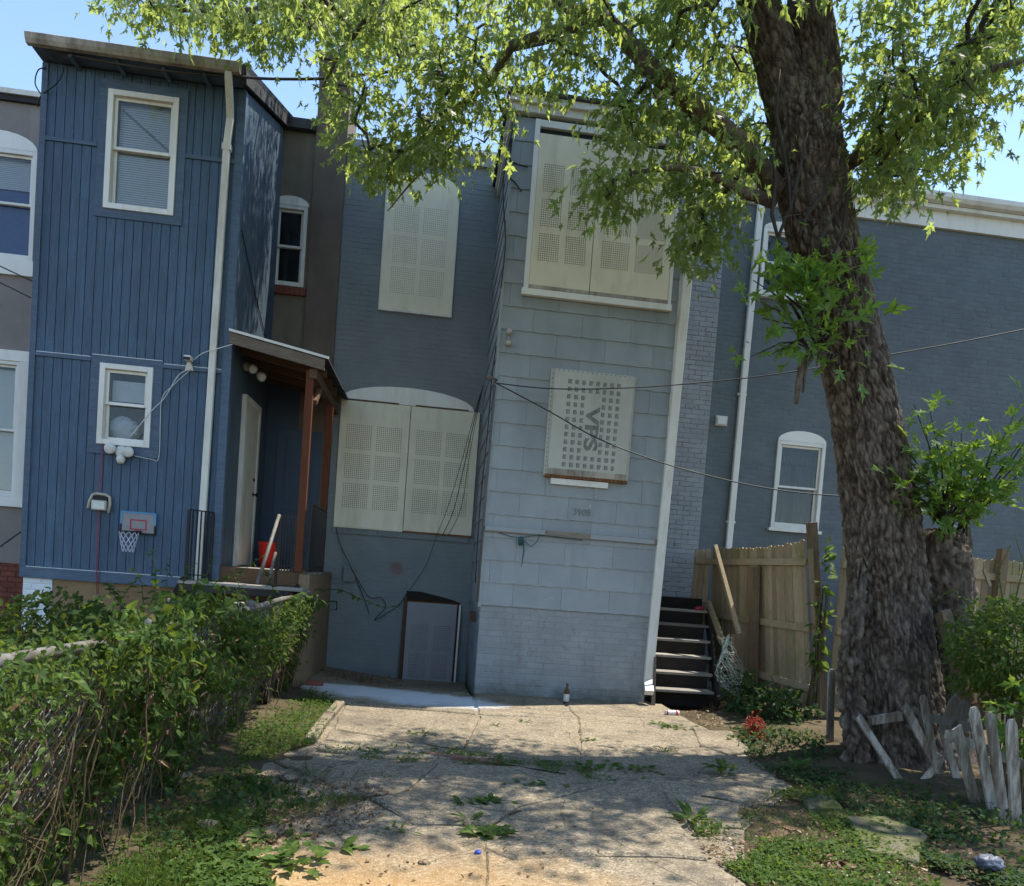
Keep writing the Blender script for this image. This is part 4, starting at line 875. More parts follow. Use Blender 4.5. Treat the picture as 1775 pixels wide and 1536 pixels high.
slats(wn, lw2[0] + .08, lw2[1] - .08, 2.2, 3.9, YM + .13)
boxp('casing_board', M['white'], wn, -5.978, -5.80, YM - .045, YM - .002, 2.0, 4.02); boxp('casing_board', M['white'], wn, -6.8, -5.80, YM - .045, YM - .002, 4.022, 4.17); boxp('casing_board', M['white'], wn, -6.8, -5.80, YM - .06, YM - .002, 1.96, 2.098)
boxp('base_stone', M['whitebrick'], lh, -5.85, -5.5, YM - .012, YM + .01, 1.16, 1.32)

# ------------------------------------------------------------------ plank stairs beside the addition
stt = thing('wooden_stairs', (3.4, 9.7, 0), 'dark weathered wooden stairs rising between the gray house and the plank fence', 'stairs')
NT_ = 6
for i in range(NT_):
    y = 9.62 + i * .25; z = .195 + i * .203; x0, x1 = 2.99 + i * .058, 3.80 + i * .058
    o = boxp('tread', M['stair'], stt, x0, x1, y, y + .27, z - .035, z); bevel(o, .006)
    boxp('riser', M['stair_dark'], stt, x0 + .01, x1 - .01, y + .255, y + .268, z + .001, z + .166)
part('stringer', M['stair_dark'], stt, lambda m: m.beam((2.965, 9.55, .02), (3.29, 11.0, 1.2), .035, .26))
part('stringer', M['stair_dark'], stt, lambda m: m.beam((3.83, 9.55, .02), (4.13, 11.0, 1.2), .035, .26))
boxp('landing', M['stair'], stt, 3.2, 4.17, 11.15, 11.79, 1.30, 1.34)
part('loose_batten', M['board_gray'], stt, lambda m: m.beam((2.93, 9.42, .0), (2.93, 9.50, .62), .05, .022, taper=.6))
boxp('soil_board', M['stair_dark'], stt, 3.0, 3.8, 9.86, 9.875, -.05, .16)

# ------------------------------------------------------------------ plank fence
fe = thing('plank_fence', (4.8, 8.8, 0), 'weathered tan plank fence with dog eared boards beside the stairs', 'fence')
A0, A1 = Vector((4.42, 11.45, 0)), Vector((4.83, 8.86, 0))
def board(parent, p, d, w_, z0, z1, mat, t=.016, name='board', lean=0.0):
    d = Vector(d).normalized(); n = Vector((-d.y, d.x, 0)); c = w_ * .2
    prof = [(0, z0), (1, z0), (1, z1 - c), (.74, z1), (.26, z1), (0, z1 - c)]; V = []
    for s in (-t / 2, t / 2):
        for u, z in prof: q = p + d * w_ * u + n * (s + lean * z); V.append((q.x, q.y, z))
    k = 6
    MB().add(V, [tuple(range(k)), tuple(range(2*k-1, k-1, -1))] + [(i, i+k, (i+1)%k+k, (i+1)%k) for i in range(k)]).build(name, mat, parent)
def fence_run(a, b, zb, zt, pitch=.098, wd=.09, seed=1, lean=(0, 0)):
    rn = random.Random(seed); L = (b - a).length; d = (b - a).normalized(); k = int(L / pitch); n = Vector((-d.y, d.x, 0))
    for i in range(k):
        p = a + d * (i * pitch + rn.uniform(0, .006)); ln = lean[0] + (lean[1] - lean[0]) * i / k
        board(fe, p + n * rn.uniform(-.003, .003), d, wd + rn.uniform(-.006, .004), zb + rn.uniform(-.02, .05), zt(i / k) + rn.uniform(-.014, .014), M['fence'], lean=ln + rn.gauss(0, .002))
    m_ = -n if n.y > 0 or n.x > 0 else n
    for z in (.42, 1.15, 1.95):
        q0, q1 = a + m_ * .035 + n * lean[0] * z, b + m_ * .035 + n * lean[1] * z
        MB().beam((q0.x, q0.y, z), (q1.x, q1.y, z), .04, .085).build('rail', M['fence'], fe)
fence_run(A0, A1, .12, lambda t: 2.18 + .05 * t - .06 * math.sin(t * 3.1), seed=2, lean=(-.06, -.16))
fence_run(Vector((4.95, 8.86, 0)), Vector((10.5, 8.9, 0)), .1, lambda t: 2.17, seed=3)
fence_run(Vector((3.98, 11.35, 0)), Vector((4.30, 11.42, 0)), .9, lambda t: 2.14, seed=4)
o = part('post', M['fence_post'], fe, lambda m: m.beam((4.865, 8.77, -.05), (4.48, 8.77, 2.42), .10, .10, up=(0, 1, 0))); bevel(o, .006)
part('post', M['fence_post'], fe, lambda m: m.beam((4.47, 9.95, .0), (4.34, 9.95, 1.88), .10, .10, up=(0, 1, 0)))
part('post_face_board', M['fence'], fe, lambda m: m.beam((4.79, 8.705, .0), (4.46, 8.705, 2.1), .022, .09, up=(0, 1, 0)))
o = part('brace_board', M['fence'], fe, lambda m: m.beam(at(1240, 948, 10.6), at(1282, 1102, 9.7), .11, .05, up=(.9, 0, .45))); bevel(o, .005)
part('brace_board', M['fence'], fe, lambda m: m.beam(at(1228, 1045, 10.9), at(1252, 1110, 10.0), .05, .08))
part('post', M['fence_post'], fe, lambda m: m.beam(at(1277, 1100, 9.7), (at(1277, 1100, 9.7).x + .05, 9.7, -.02), .10, .10, up=(0, 1, 0)))
for x in (7.0, 8.9): part('post', M['fence_post'], fe, lambda m: m.beam((x, 8.80, 0), (x, 8.80, 2.3), .1, .1, up=(0, 1, 0)))

# ------------------------------------------------------------------ leaves
def maple_shape(lobes=5):
    P = [(0, -.02)]
    # half outline of a deeply cut maple leaf, stem at the origin, tip at y = 1
    half = [(.04, .03), (.26, -.12), (.10, .12), (.09, .20), (.30, .24), (.40, .40), (.58, .56), (.36, .50), (.27, .56), (.08, .34), (.09, .50), (.21, .70), (.09, .78), (0, 1.10)]
    pts = [(0, 0)] + half + [(-x, y) for x, y in half[-2::-1]]
    return pts
MAPLE = maple_shape()
OVAL = [(0, 0), (.16, .10), (.27, .32), (.25, .58), (.12, .85), (0, 1.0), (-.12, .85), (-.25, .58), (-.27, .32), (-.16, .10)]
LONG = [(0, 0), (.06, .12), (.12, .40), (.11, .70), (0, 1.0), (-.11, .70), (-.12, .40), (-.06, .12)]
LOBED = [(0, 0), (.20, -.05), (.40, .18), (.26, .34), (.34, .62), (.16, .62), (0, 1.0), (-.16, .62), (-.34, .62), (-.26, .34), (-.40, .18), (-.20, -.05)]
BLADE = [(-.03, 0), (.03, 0), (.02, .55), (0, 1.0), (-.02, .55)]
def leaf_tpl(pts, fold=.18, droop=.25):         # fan from the midrib: left and right halves bent
    n = len(pts); P = []
    for x, y in pts: P.append((x, y, abs(x) * fold - droop * y * y))
    c = (0, .38, -droop * .38 * .38 - .01); tris = []
    for i in range(n): tris += [c, P[i], P[(i + 1) % n]]
    return np.array(tris, np.float32)           # (3n, 3)
def leaf_mesh(name, pts, mat, **k):
    T = leaf_tpl(pts, **k); return fast_mesh(name, T, np.full(len(T) // 3, 3), mat)
def frames(dirs, ups):                          # rotation matrices: y axis along dirs, z near ups
    y = dirs / (np.linalg.norm(dirs, axis=1, keepdims=True) + 1e-9); x = np.cross(y, ups); x /= (np.linalg.norm(x, axis=1, keepdims=True) + 1e-9); z = np.cross(x, y)
    return np.stack([x, y, z], axis=2)
def foliage(parent, name, pos, dirs, ups, size, pts, mat, n_ind=300, single='leaf', top=None, fold=.18, droop=.25):
    """leaves: the ones that show largest are objects of their own, the rest one part"""
    pos, dirs, ups, size = map(np.asarray, (pos, dirs, ups, size)); N = len(pos)
    Rm = frames(dirs, ups); T = leaf_tpl(pts, fold, droop); k = len(T)
    dist = np.linalg.norm(pos - np.array(CAM), axis=1); score = size / dist
    if top is not None: score = score * top
    order = np.argsort(-score); ind, rest = order[:n_ind], order[n_ind:]
    if len(ind):
        me = leaf_mesh(single, pts, mat, fold=fold, droop=droop)
        for i in ind:
            W = np.eye(4); W[:3, :3] = Rm[i] * size[i]; W[:3, 3] = pos[i]
            inst(single, me, parent, Matrix(W.tolist()))
    if len(rest):
        wob = 1 + rng.normal(0, .10, (len(rest), k, 1))
        V = np.einsum('nij,kj->nki', Rm[rest] * size[rest][:, None, None], T) + pos[rest][:, None, :]
        o = link(bpy.data.objects.new(name, fast_mesh(name, V.reshape(-1, 3), np.full(len(rest) * k // 3, 3), mat)), parent)
        tag(o, None, None, kind='stuff'); return o
def rv(n, s=1.0): return rng.normal(0, s, (n, 3))

# ------------------------------------------------------------------ the maple
mt = thing('maple_tree', gr(1540, 1330), 'large old silver maple with rough bark leaning over the yard', 'tree')
def trunk(name, path, radii, parent, seg=230, rings=460, rough=1.0, seed=0.0, flare=True, topcap=True):
    path = [Vector(p) for p in path]; n = len(path); V = []; RL = []
    def samp(t):
        s = t * (n - 1); i = min(int(s), n - 2); f = s - i
        p0, p1, p2, p3 = path[max(i-1, 0)], path[i], path[i+1], path[min(i+2, n-1)]
        p = 0.5 * ((2*p1) + (p2 - p0)*f + (2*p0 - 5*p1 + 4*p2 - p3)*f*f + (3*p1 - p0 - 3*p2 + p3)*f**3)
        return p, radii[i] * (1 - f) + radii[i+1] * f
    for j in range(rings + 1):
        t = j / rings; p, r = samp(t); q, _ = samp(min(1, t + .01)); o_, _ = samp(max(0, t - .01)); d = (q - o_).normalized()
        sx = d.cross(Vector((0, 1, 0))).normalized(); sy = sx.cross(d)
        for k in range(seg):
            a = 2 * math.pi * k / seg; dr = sx * math.cos(a) + sy * math.sin(a)
            b = p + dr * r
            q2 = Vector((dr.x * 3.4, dr.y * 3.4, p.z * 0.55 + seed)); h = noise.fractal(q2 * 2.3, 1.0, 2.0, 4) * .05
            cx_, cy_ = math.cos(a) * r, math.sin(a) * r; wz = p.z + seed
            wx = .05 * noise.noise(Vector((cx_ * 5, cy_ * 5, wz * 2.6))); wy = .05 * noise.noise(Vector((cx_ * 5 + 9, cy_ * 5, wz * 2.6)))
            n1 = noise.noise(Vector(((cx_ + wx) * 13, (cy_ + wy) * 13, wz * 3.6))); n2 = noise.noise(Vector(((cx_ + wx) * 30, (cy_ + wy) * 30, wz * 8.5))); n3 = noise.noise(Vector((cx_ * 60, cy_ * 60, wz * 30))); n4 = noise.noise(Vector((cx_ * 9, cy_ * 9, wz * 8)))
            rid = 1.0 + .42 * (min(1, abs(n1) * 2.6) - .5) + .85 * (min(1, abs(n2) * 2.3) - .5) + .55 * n3 + .2 * n4
            fl_ = 0
            if flare and t < .16: fl_ = (1 - t / .16) ** 2 * (.10 + .16 * max(0, math.sin(a * 5 + 1.3)))
            rr = r * (1 + h * rough * 1.6 + fl_) + (rid - 1.0) * .024 * rough
            V.append(p + dr * rr); RL.append(min(1, max(0, .5 + (rid - 1.0) * .8)))
    F4 = [(j*seg + k, j*seg + (k+1) % seg, (j+1)*seg + (k+1) % seg, (j+1)*seg + k) for j in range(rings) for k in range(seg)]
    me = indexed_mesh(name, [tuple(v) for v in V], F4, 4, M['bark'], True)
    me.attributes.new('relief', 'FLOAT', 'POINT').data.foreach_set('value', RL)
    o = link(bpy.data.objects.new(name, me), parent)
    return o
TY = 6.95
tp = [(1560, 1352, 6.75), (1554, 1230, 6.85), (1542, 1080, TY), (1527, 900, TY), (1495, 700, TY), (1462, 540, TY), (1424, 400, TY), (1400, 270, TY), (1394, 190, TY), (1388, 120, TY)]
tr_r = [.52, .40, .355, .325, .29, .265, .285, .305, .27, .10]
trunk('trunk', [at(*p) for p in tp], tr_r, mt)
# the fork: two stems going on above the picture
s1 = [at(1398, 330, TY), at(1368, 190, TY), at(1346, 100, TY), at(1312, 0, TY), at(1270, -160, 7.0), at(1180, -420, 6.9), at(1100, -700, 6.7)]
s2 = [at(1408, 330, TY), at(1412, 190, TY), at(1411, 100, TY), at(1403, 0, TY), at(1420, -180, 7.1), at(1480, -450, 7.3), at(1560, -800, 7.4)]
trunk('stem', s1, [.14, .20, .19, .165, .165, .12, .06], mt, 90, 130, .8, 5, False)
trunk('stem', s2, [.16, .24, .215, .19, .18, .13, .07], mt, 90, 130, .8, 9, False)
# broken side stem with a hollow top
st_ = [at(1610, 1330, 7.0), at(1628, 1180, 7.0), at(1640, 1050, 7.0), at(1632, 960, 7.0), at(1640, 925, 7.0)]
trunk('broken_stem', st_, [.40, .27, .24, .25, .17], mt, 60, 100, 1.2, 17)
part('broken_top', M['limb'], mt, lambda m: [m.beam(at(1600 + i * 13, 955, 6.95 + .12 * math.sin(i * 2.1)), at(1598 + i * 13 + random.uniform(-6, 6), 918 + random.uniform(-18, 14), 6.95 + .12 * math.sin(i * 2.1)), .07, .06, taper=.4) for i in range(7)])
# burl and dead bark on the left flank
trunk('bark_burl', [at(1486, 1335, 6.6), at(1478, 1240, 6.6), at(1474, 1150, 6.64), at(1482, 1060, 6.72), at(1492, 970, 6.82)], [.12, .085, .095, .08, .02], mt, 40, 80, 2.2, 31)
# vine stems clinging to the upper trunk
for q in ([(1352,120),(1345,200),(1358,260),(1368,320),(1372,400)], [(1440,300),(1425,340),(1400,370),(1385,410)], [(1460,250),(1470,330),(1462,400),(1440,450)], [(1335,240),(1345,310),(1338,370),(1350,420)], [(1400,230),(1385,300),(1370,360),(1345,420)], [(1450,360),(1430,400),(1410,440)]):
    part('dead_vine', M['twig'], mt, lambda m: m.tube([at(u, v, 6.53 + .04 * math.sin(i)) for i, (u, v) in enumerate(q)], [.006, .018, .017, .013, .006][:len(q)], 6), True)
for i in range(26):
    u, v = random.uniform(1345, 1475), random.uniform(180, 430); a = at(u, v, 6.56); 
    part('dead_twig', M['twig'], mt, lambda m: m.tube([a, a + Vector((random.uniform(-.1, .1), -.06, random.uniform(-.02, .1))), a + Vector((random.uniform(-.22, .22), -.1, random.uniform(-.1, .16)))], [.007, .005, .002], 5))
# limbs: explicit, then twigs grown to sampled tips
nodes, par, expl = [], [], []
def chain(pts, start=None):
    last = start
    pts = [Vector(p) for p in pts]; fine = [pts[0]]
    for a, b in zip(pts, pts[1:]):
        k = max(1, int((b - a).length / .35)); fine += [a.lerp(b, j / k) + Vector((random.gauss(0, .03), random.gauss(0, .03), random.gauss(0, .02))) * (0 if j == k else 1) for j in range(1, k + 1)]
    for p in fine: nodes.append(p); par.append(last if last is not None else -1); last = len(nodes) - 1
limbs = [
 ([(1345,330,6.9),(1290,255,6.7),(1210,190,6.5),(1120,110,6.6),(1048,30,6.9),(960,55,7.2),(888,78,7.5),(850,140,7.6),(765,212,7.7),(745,240,7.7)], .10),
 ([(1048,30,6.9),(900,-40,7.4),(700,-30,7.9),(520,10,8.2),(400,20,8.5),(260,15,8.8)], .06),
 ([(700,-30,7.9),(600,70,8.0),(560,150,8.0)], .035),
 ([(1312,0,6.95),(1180,-120,6.4),(980,-220,6.2),(760,-260,6.6)], .08),
 ([(1340,350,6.8),(1280,330,6.6),(1230,300,6.4),(1170,290,6.3),(1090,300,6.3)], .055),
 ([(1440,300,7.0),(1530,250,6.8),(1620,180,6.6),(1720,120,6.4),(1850,80,6.3)], .07),
 ([(1420,-180,7.1),(1560,-140,6.7),(1700,-60,6.4),(1850,-30,6.2)], .08),
 ([(1420,-180,7.1),(1600,-350,7.4),(1900,-450,7.9)], .09),
 ([(1270,-160,7.0),(1250,-300,6.0),(1200,-420,5.6)], .07),
 ([(745,240,7.7),(752,278,7.7),(710,320,7.7),(672,366,7.7)], .013),
]
LR = []
for pts, r in limbs:
    i0 = len(nodes); chain([at(*p) for p in pts]); LR.append((i0, len(nodes), r))
def poly_sample(poly, n):
    us = [p[0] for p in poly]; vs_ = [p[1] for p in poly]; out = []
    while len(out) < n:
        u, v = random.uniform(min(us), max(us)), random.uniform(min(vs_), max(vs_)); c = False
        for i in range(len(poly)):
            (x1, y1), (x2, y2) = poly[i], poly[i - 1]
            if (y1 > v) != (y2 > v) and u < (x2 - x1) * (v - y1) / (y2 - y1) + x1: c = not c
        if c: out.append((u, v))
    return out
regions = [   # image outline of each mass of leaves, number of twigs, depth range
 ([(150,-40),(560,-40),(560,20),(430,50),(300,20),(200,12),(170,20)], 38, (7.9, 9.0)),
 ([(290,20),(560,10),(550,60),(470,75),(400,50)], 16, (7.7, 8.8)),
 ([(520,-40),(900,-40),(900,110),(620,130),(570,50)], 42, (7.0, 8.4)),
 ([(580,120),(900,100),(870,220),(760,280),(660,260),(580,200)], 40, (7.0, 8.2)),
 ([(600,250),(850,240),(830,295),(720,300),(630,285)], 14, (7.2, 8.0)),
 ([(880,-40),(1250,-40),(1240,150),(1180,200),(1080,160),(900,140)], 62, (5.9, 7.6)),
 ([(1030,150),(1250,170),(1290,230),(1300,320),(1200,360),(1160,290),(1060,250)], 38, (6.0, 7.2)),
 ([(1230,60),(1330,60),(1340,300),(1250,300)], 24, (7.3, 8.2)),
 ([(1020,290),(1110,310),(1100,365),(1040,345)], 8, (6.2, 6.7)),
 ([(1185,330),(1245,340),(1230,430),(1198,430)], 10, (6.3, 6.7)),
 ([(1490,-40),(1800,-40),(1750,90),(1730,220),(1640,300),(1510,340),(1490,220)], 118, (5.9, 7.8)),
 ([(300,-420),(1000,-420),(1330,-700),(1330,-40),(300,-40)], 120, (5.0, 7.2)),
 ([(560,-60),(760,-120),(760,60),(620,100),(570,40)], 96, (9.8, 11.8)),
 ([(1330,-700),(2100,-700),(2100,-40),(1330,-40)], 90, (6.0, 8.2)),
 ([(1790,-40),(2300,-40),(2200,300),(1830,200)], 60, (6.0, 8.2)),
 ([(1180,-520),(1850,-520),(1850,-70),(1180,-70)], 95, (5.2, 6.6)),
 ([(1950,-500),(2700,-500),(2700,200),(2100,200)], 120, (5.4, 7.6)),
]
tips = []
for poly, n, (ya, yb) in regions:
    for u, v in poly_sample(poly, n): tips.append(at(u, v, random.uniform(ya, yb)))
NP = np.array([tuple(p) for p in nodes]); order = sorted(range(len(tips)), key=lambda i: np.min(np.linalg.norm(NP - np.array(tips[i]), axis=1)))
buf = np.zeros((30000, 3)); cnt = len(nodes); buf[:cnt] = NP
paths = []; tipdir = []
for i in order:
    t = np.array(tips[i]); d = np.linalg.norm(buf[:cnt] - t, axis=1) + 0.25 * np.maximum(0, buf[:cnt, 2] - t[2] - .3)
    j = int(np.argmin(d)); a = Vector(buf[j]); b = tips[i]; L = (b - a).length; k = max(2, int(L / .16)); ids = [j]
    side = Vector((random.gauss(0, 1), random.gauss(0, 1), random.gauss(0, .5))) * L * .07
    for q in range(1, k + 1):
        f = q / k; p = a.lerp(b, f) + side * math.sin(f * math.pi) + Vector((0, 0, .10 * L * math.sin(f * math.pi)))
        nodes.append(p); par.append(ids[-1]); buf[cnt] = p; ids.append(cnt); cnt += 1
    paths.append(ids); tipdir.append((b - Vector(buf[ids[-2]])).normalized())
load = [0] * cnt
for ids in paths:
    n = ids[-1]
    while n != -1: load[n] += 1; n = par[n]
tw = MB()
for ids in paths: tw.tube([nodes[i] for i in ids], [.0042 + .0052 * math.sqrt(max(0, load[i] - 1) if i != ids[0] else min(load[i], load[ids[1]])) for i in ids], 5, False)
tag(tw.build('twigs', M['twig'], mt, True), None, None, kind='stuff')
for i0, i1, r in LR:
    k = i1 - i0; part('limb', M['limb'], mt, lambda m: m.tube(nodes[i0:i1], [r * (1 - .8 * q / max(1, k - 1)) + .0025 for q in range(k)], 10), True)
pos, dirs, ups, size = [], [], [], []
for ids, td in zip(paths, tipdir):
    b = nodes[ids[-1]]; a = nodes[ids[max(0, len(ids) - 4)]]
    for q in range(random.randint(20, 38)):
        f = random.random() ** .6; c = a.lerp(b, f * 1.1); off = Vector((random.gauss(0, .15), random.gauss(0, .15), random.gauss(-.06, .11)))
        pos.append(c + off); dv = (off.normalized() * .8 + td * .5 + Vector((0, 0, -.75)) + Vector(rv(1, .35)[0])); dirs.append(dv); ups.append(Vector((0, -.2, 1)) + Vector(rv(1, .55)[0])); size.append(random.uniform(.06, .118))
pos = np.array([tuple(p) for p in pos]); dirs = np.array([tuple(p) for p in dirs]); ups = np.array([tuple(p) for p in ups]); size = np.array(size) * rng.choice([.7, 1.0, 1.25], len(pos), p=[.3, .5, .2]); pick = rng.integers(0, 3, len(pos))
for k, (fo, dr, sh) in enumerate(((.15, .25, MAPLE), (.55, .45, [(x * .8, y) for x, y in MAPLE]), (-.25, .7, [(x * .9 + .06 * y * y, y) for x, y in MAPLE]))):
    q = pick == k; foliage(mt, 'crown_leaves', pos[q], dirs[q], ups[q], size[q], sh, M['leaf'], 100, fold=fo, droop=dr)

def sprout(root, u0, v0, spread, n, Y, dy, smin, smax, name='sprout', base=None, stems=9, mat='sprout', up=.5, droop=-.3):
    """a tuft of young shoots: each stem and each big leaf its own piece"""
    sp = None; P, D, U, S = [], [], [], []
    base = base or at(u0, v0, Y)
    m = MB(); ends = []
    for i in range(stems):
        e = at(u0 + random.uniform(-1, 1) * spread[0], v0 + random.uniform(-1, 1) * spread[1], Y + random.uniform(-dy, dy * .3))
        mid = base.lerp(e, .5) + Vector((random.gauss(0, .04), -.03, .06)); m.tube([base + Vector((random.gauss(0, .03), 0, random.gauss(0, .03))), mid, e], [.011, .008, .004], 5); ends.append((base, mid, e))
    sp = m.build(name, M['twig'], root, True)
    for i in range(n):
        b_, md, e = random.choice(ends); f = random.uniform(.12, 1.05) if random.random() < .5 else random.uniform(.5, 1.1); c = md.lerp(e, max(0, (f - .4) / .6)) if f > .4 else b_.lerp(md, f / .4)
        off = Vector((random.gauss(0, .10), random.gauss(-.03, .09), random.gauss(.0, .09))); P.append(tuple(c + off))
        D.append(tuple((c + off - base).normalized() * .7 + Vector((0, -.3, droop)) + Vector(rv(1, .4)[0]))); U.append(tuple(Vector((0, -.6, up)) + Vector(rv(1, .4)[0]))); S.append(random.triangular(smin * .6, smax, smin))
    foliage(sp, 'leaves', P, D, U, S, MAPLE, M[mat], 300)
    return sp
sprout(mt, 1395, 535, (98, 92), 150, 6.42, .25, .12, .25, base=at(1425, 600, 6.6), stems=16)
sprout(mt, 1450, 470, (50, 40), 34, 6.45, .2, .10, .19, base=at(1445, 520, 6.55), stems=7)
sprout(mt, 1335, 560, (35, 60), 22, 6.4, .2, .11, .2, base=at(1400, 600, 6.55), stems=6)
sprout(mt, 1440, 640, (28, 12), 10, 6.42, .1, .12, .2, base=at(1430, 615, 6.5), stems=4)
sprout(mt, 1645, 785, (88, 88), 280, 6.75, .35, .10, .23, base=at(1638, 915, 6.85), stems=20, up=1.0)
sprout(mt, 1640, 850, (70, 50), 90, 6.65, .2, .11, .20, base=at(1638, 915, 6.8), stems=10)
sprout(mt, 1760, 780, (48, 68), 90, 6.6, .3, .10, .19, base=at(1660, 925, 6.9), stems=8)
part('dead_stub', M['limb'], mt, lambda m: (m.tube([at(1415, 600, 6.6), at(1392, 625, 6.45), at(1384, 665, 6.42), at(1380, 700, 6.42)], [.04, .035, .028, .018], 8), m.tube([at(1412, 612, 6.5), at(1396, 640, 6.43), at(1392, 680, 6.43)], [.02, .017, .009], 7), m.tube([at(1415, 605, 6.55), at(1400, 618, 6.4), at(1380, 640, 6.38)], [.018, .014, .006], 6)), True)
part('knot', M['limb'], mt, lambda m: m.lathe(at(1527, 632, 6.85), [(.07, -.06), (.075, 0), (.06, .05), (.02, .075)], 10, (.8, -.6, 0)), True)
for (u, v, y, sz) in ((1300,1145,9.2,.16),(1385,1095,8.55,.14)): pass

# ------------------------------------------------------------------ chain-link fence with vines
cf = thing('chain_link_fence', (-1.4, 6, 0), 'rusty chain link fence with a galvanised top rail under the vines', 'fence')
FX = -1.40; BXF = -1.68; FY0, FY1 = 1.8, 9.3; RZ = 1.12
part('top_rail', M['galv'], cf, lambda m: m.tube([(FX, FY0 + (FY1 - FY0) * k / 14, RZ + .012 * math.sin(k * 1.3)) for k in range(15)], .024, 10), True)
for y in (9.25, 6.35, 4.1, 2.2): part('post', M['galv'], cf, lambda m: (m.tube([(BXF - .01, y, -.05), (FX - .01, y, RZ - .01)], .028, 10), m.lathe((FX - .01, y, RZ - .01), [(.034, 0), (.034, .05), (.018, .07)], 10)), True)
part('bent_stake', M['dry_stem'], cf, lambda m: m.tube([at(204, 1330, 4.6), at(208, 1250, 4.6), at(214, 1192, 4.62)], .016, 7), True)
m = MB(); st = .075
def wire(a, b, r=.0022):
    m.tube([a, b], r, 3, False)
k = 0; y = FY0
while y < FY1 + 1.2:
    for s in (1, -1):
        y0, z0, y1, z1 = (y, .02, y - 1.08, 1.10) if s == 1 else (y - 1.08, .02, y, 1.10)
        if y0 > FY1: z0 += (1 if z1 > z0 else -1) * (y0 - FY1); y0 = FY1
        if y1 > FY1: z1 -= (y1 - FY1) * (1 if z1 > z0 else -1); y1 = FY1
        for q in (0,):
            if abs(y1 - y0) > .05: fx = lambda z: BXF + (FX - BXF) * z / RZ; m.tube([(fx(z0) + .004 * s, y0, z0), (fx((z0 + z1) / 2) - .004 * s, (y0 + y1) / 2, (z0 + z1) / 2), (fx(z1) + .004 * s, y1, z1)], .0024, 3, False)
    y += st
tag(m.build('wire_mesh', M['galv_dull'], cf), None, None, kind='stuff')

vn = thing('climbing_vine', (FX, 5, 0), 'dense green vine overgrowing the chain link fence on the left', 'vine')
N = 34000
yy = rng.uniform(1.7, 9.35, N)
hump = np.interp(yy, [1.6, 2.6, 3.2, 3.9, 4.5, 5.0, 5.8, 6.6, 7.6, 9.4], [1.15, 1.17, 1.16, 1.20, 1.32, 1.30, 1.08, 1.0, 1.10, 1.10]) + np.array([.20 * noise.noise(Vector((a * 2.6, 0, 5.0))) + .08 * noise.noise(Vector((a * 8, 0, 1.0))) for a in yy])
zf = rng.beta(1.35, 1.0, N); zz = hump * zf
pt = np.array([noise.noise(Vector((a * 1.7, b * 2.0, 2.0))) + .6 * noise.noise(Vector((a * 4.4, b * 4.4, 7.0))) for a, b in zip(yy, zz)])
th = np.where(zf > .82, -.35, np.where(yy < 4.2, -.06, np.where(yy > 7.7, -.12, np.where(yy > 5.7, .16, .02))))
keep = (pt + rng.normal(0, .16, N) > th) & (rng.uniform(0, 1, N) < np.where(yy > 7.7, .8, np.where(yy > 6.5, .55, .85))); yy, zz, zf, pt = yy[keep], zz[keep], zf[keep], pt[keep]; N = len(yy)
thick = .035 + .09 * np.clip(zf, .3, 1.0) * (1 - .4 * (yy > 6.6)); xx = BXF + (FX - BXF) * zz / RZ + .02 + rng.normal(0, 1, N) * thick + .22 * np.clip(pt, -.1, .6) * np.clip(zf + .3, 0, 1)
pos = np.stack([xx, yy, zz], 1); dirs = np.stack([rng.normal(.3, .7, N), rng.normal(-.2, .7, N), rng.normal(-.45, .6, N)], 1); ups = np.stack([rng.normal(.6, .6, N), rng.normal(-.35, .6, N), rng.normal(.8, .5, N)], 1)
size = rng.uniform(.020, .058, N) * np.where(rng.uniform(0, 1, N) < .12, 1.5, 1) * np.where(yy < 3.3, .72, 1)
vis = np.where((xx > BXF) & (yy > 2.9), 1.0, .25); kind = rng.uniform(0, 1, N); sm = np.where(pt > .25, 1.15, .95)
for lo, hi, nm, sn, sh, mt_, ni, fo, dr in ((0, .5, 'vine_leaves', 'leaf', LOBED, 'vine', 150, .3, .35), (.5, .88, 'vine_leaflets', 'leaflet', OVAL, 'weed', 110, .35, .45), (.88, 1.0, 'dead_leaves', 'dead_leaf', LONG, 'litter', 40, .5, .6)):
    q = (kind >= lo) & (kind < hi) & ((zf < .85) | (mt_ != 'litter')); foliage(vn, nm, pos[q], dirs[q], ups[q], size[q] * sm[q], sh, M[mt_], ni, top=vis[q], droop=dr, fold=fo, single=sn)
m = MB()
for i in range(480):
    y = random.uniform(2.2, 9.0) if i > 250 else random.uniform(2.2, 5.2); z = random.uniform(.35, 1.12); x = BXF + (FX - BXF) * z / RZ + random.gauss(.04, .06); P = [Vector((x, y, z))]; k = random.randint(4, 7); dz = z / k * random.uniform(.6, 1.0); dx, dy = random.gauss(-.03, .02), random.gauss(0, .07)
    for q in range(k): P.append(P[-1] + Vector((dx + random.gauss(0, .025), dy + random.gauss(0, .045), -dz + random.gauss(0, .03))))
    m.tube(P, random.uniform(.0015, .0042), 4, False)
tag(m.build('dry_stems', M['dry_stem'], vn), None, None, kind='stuff')
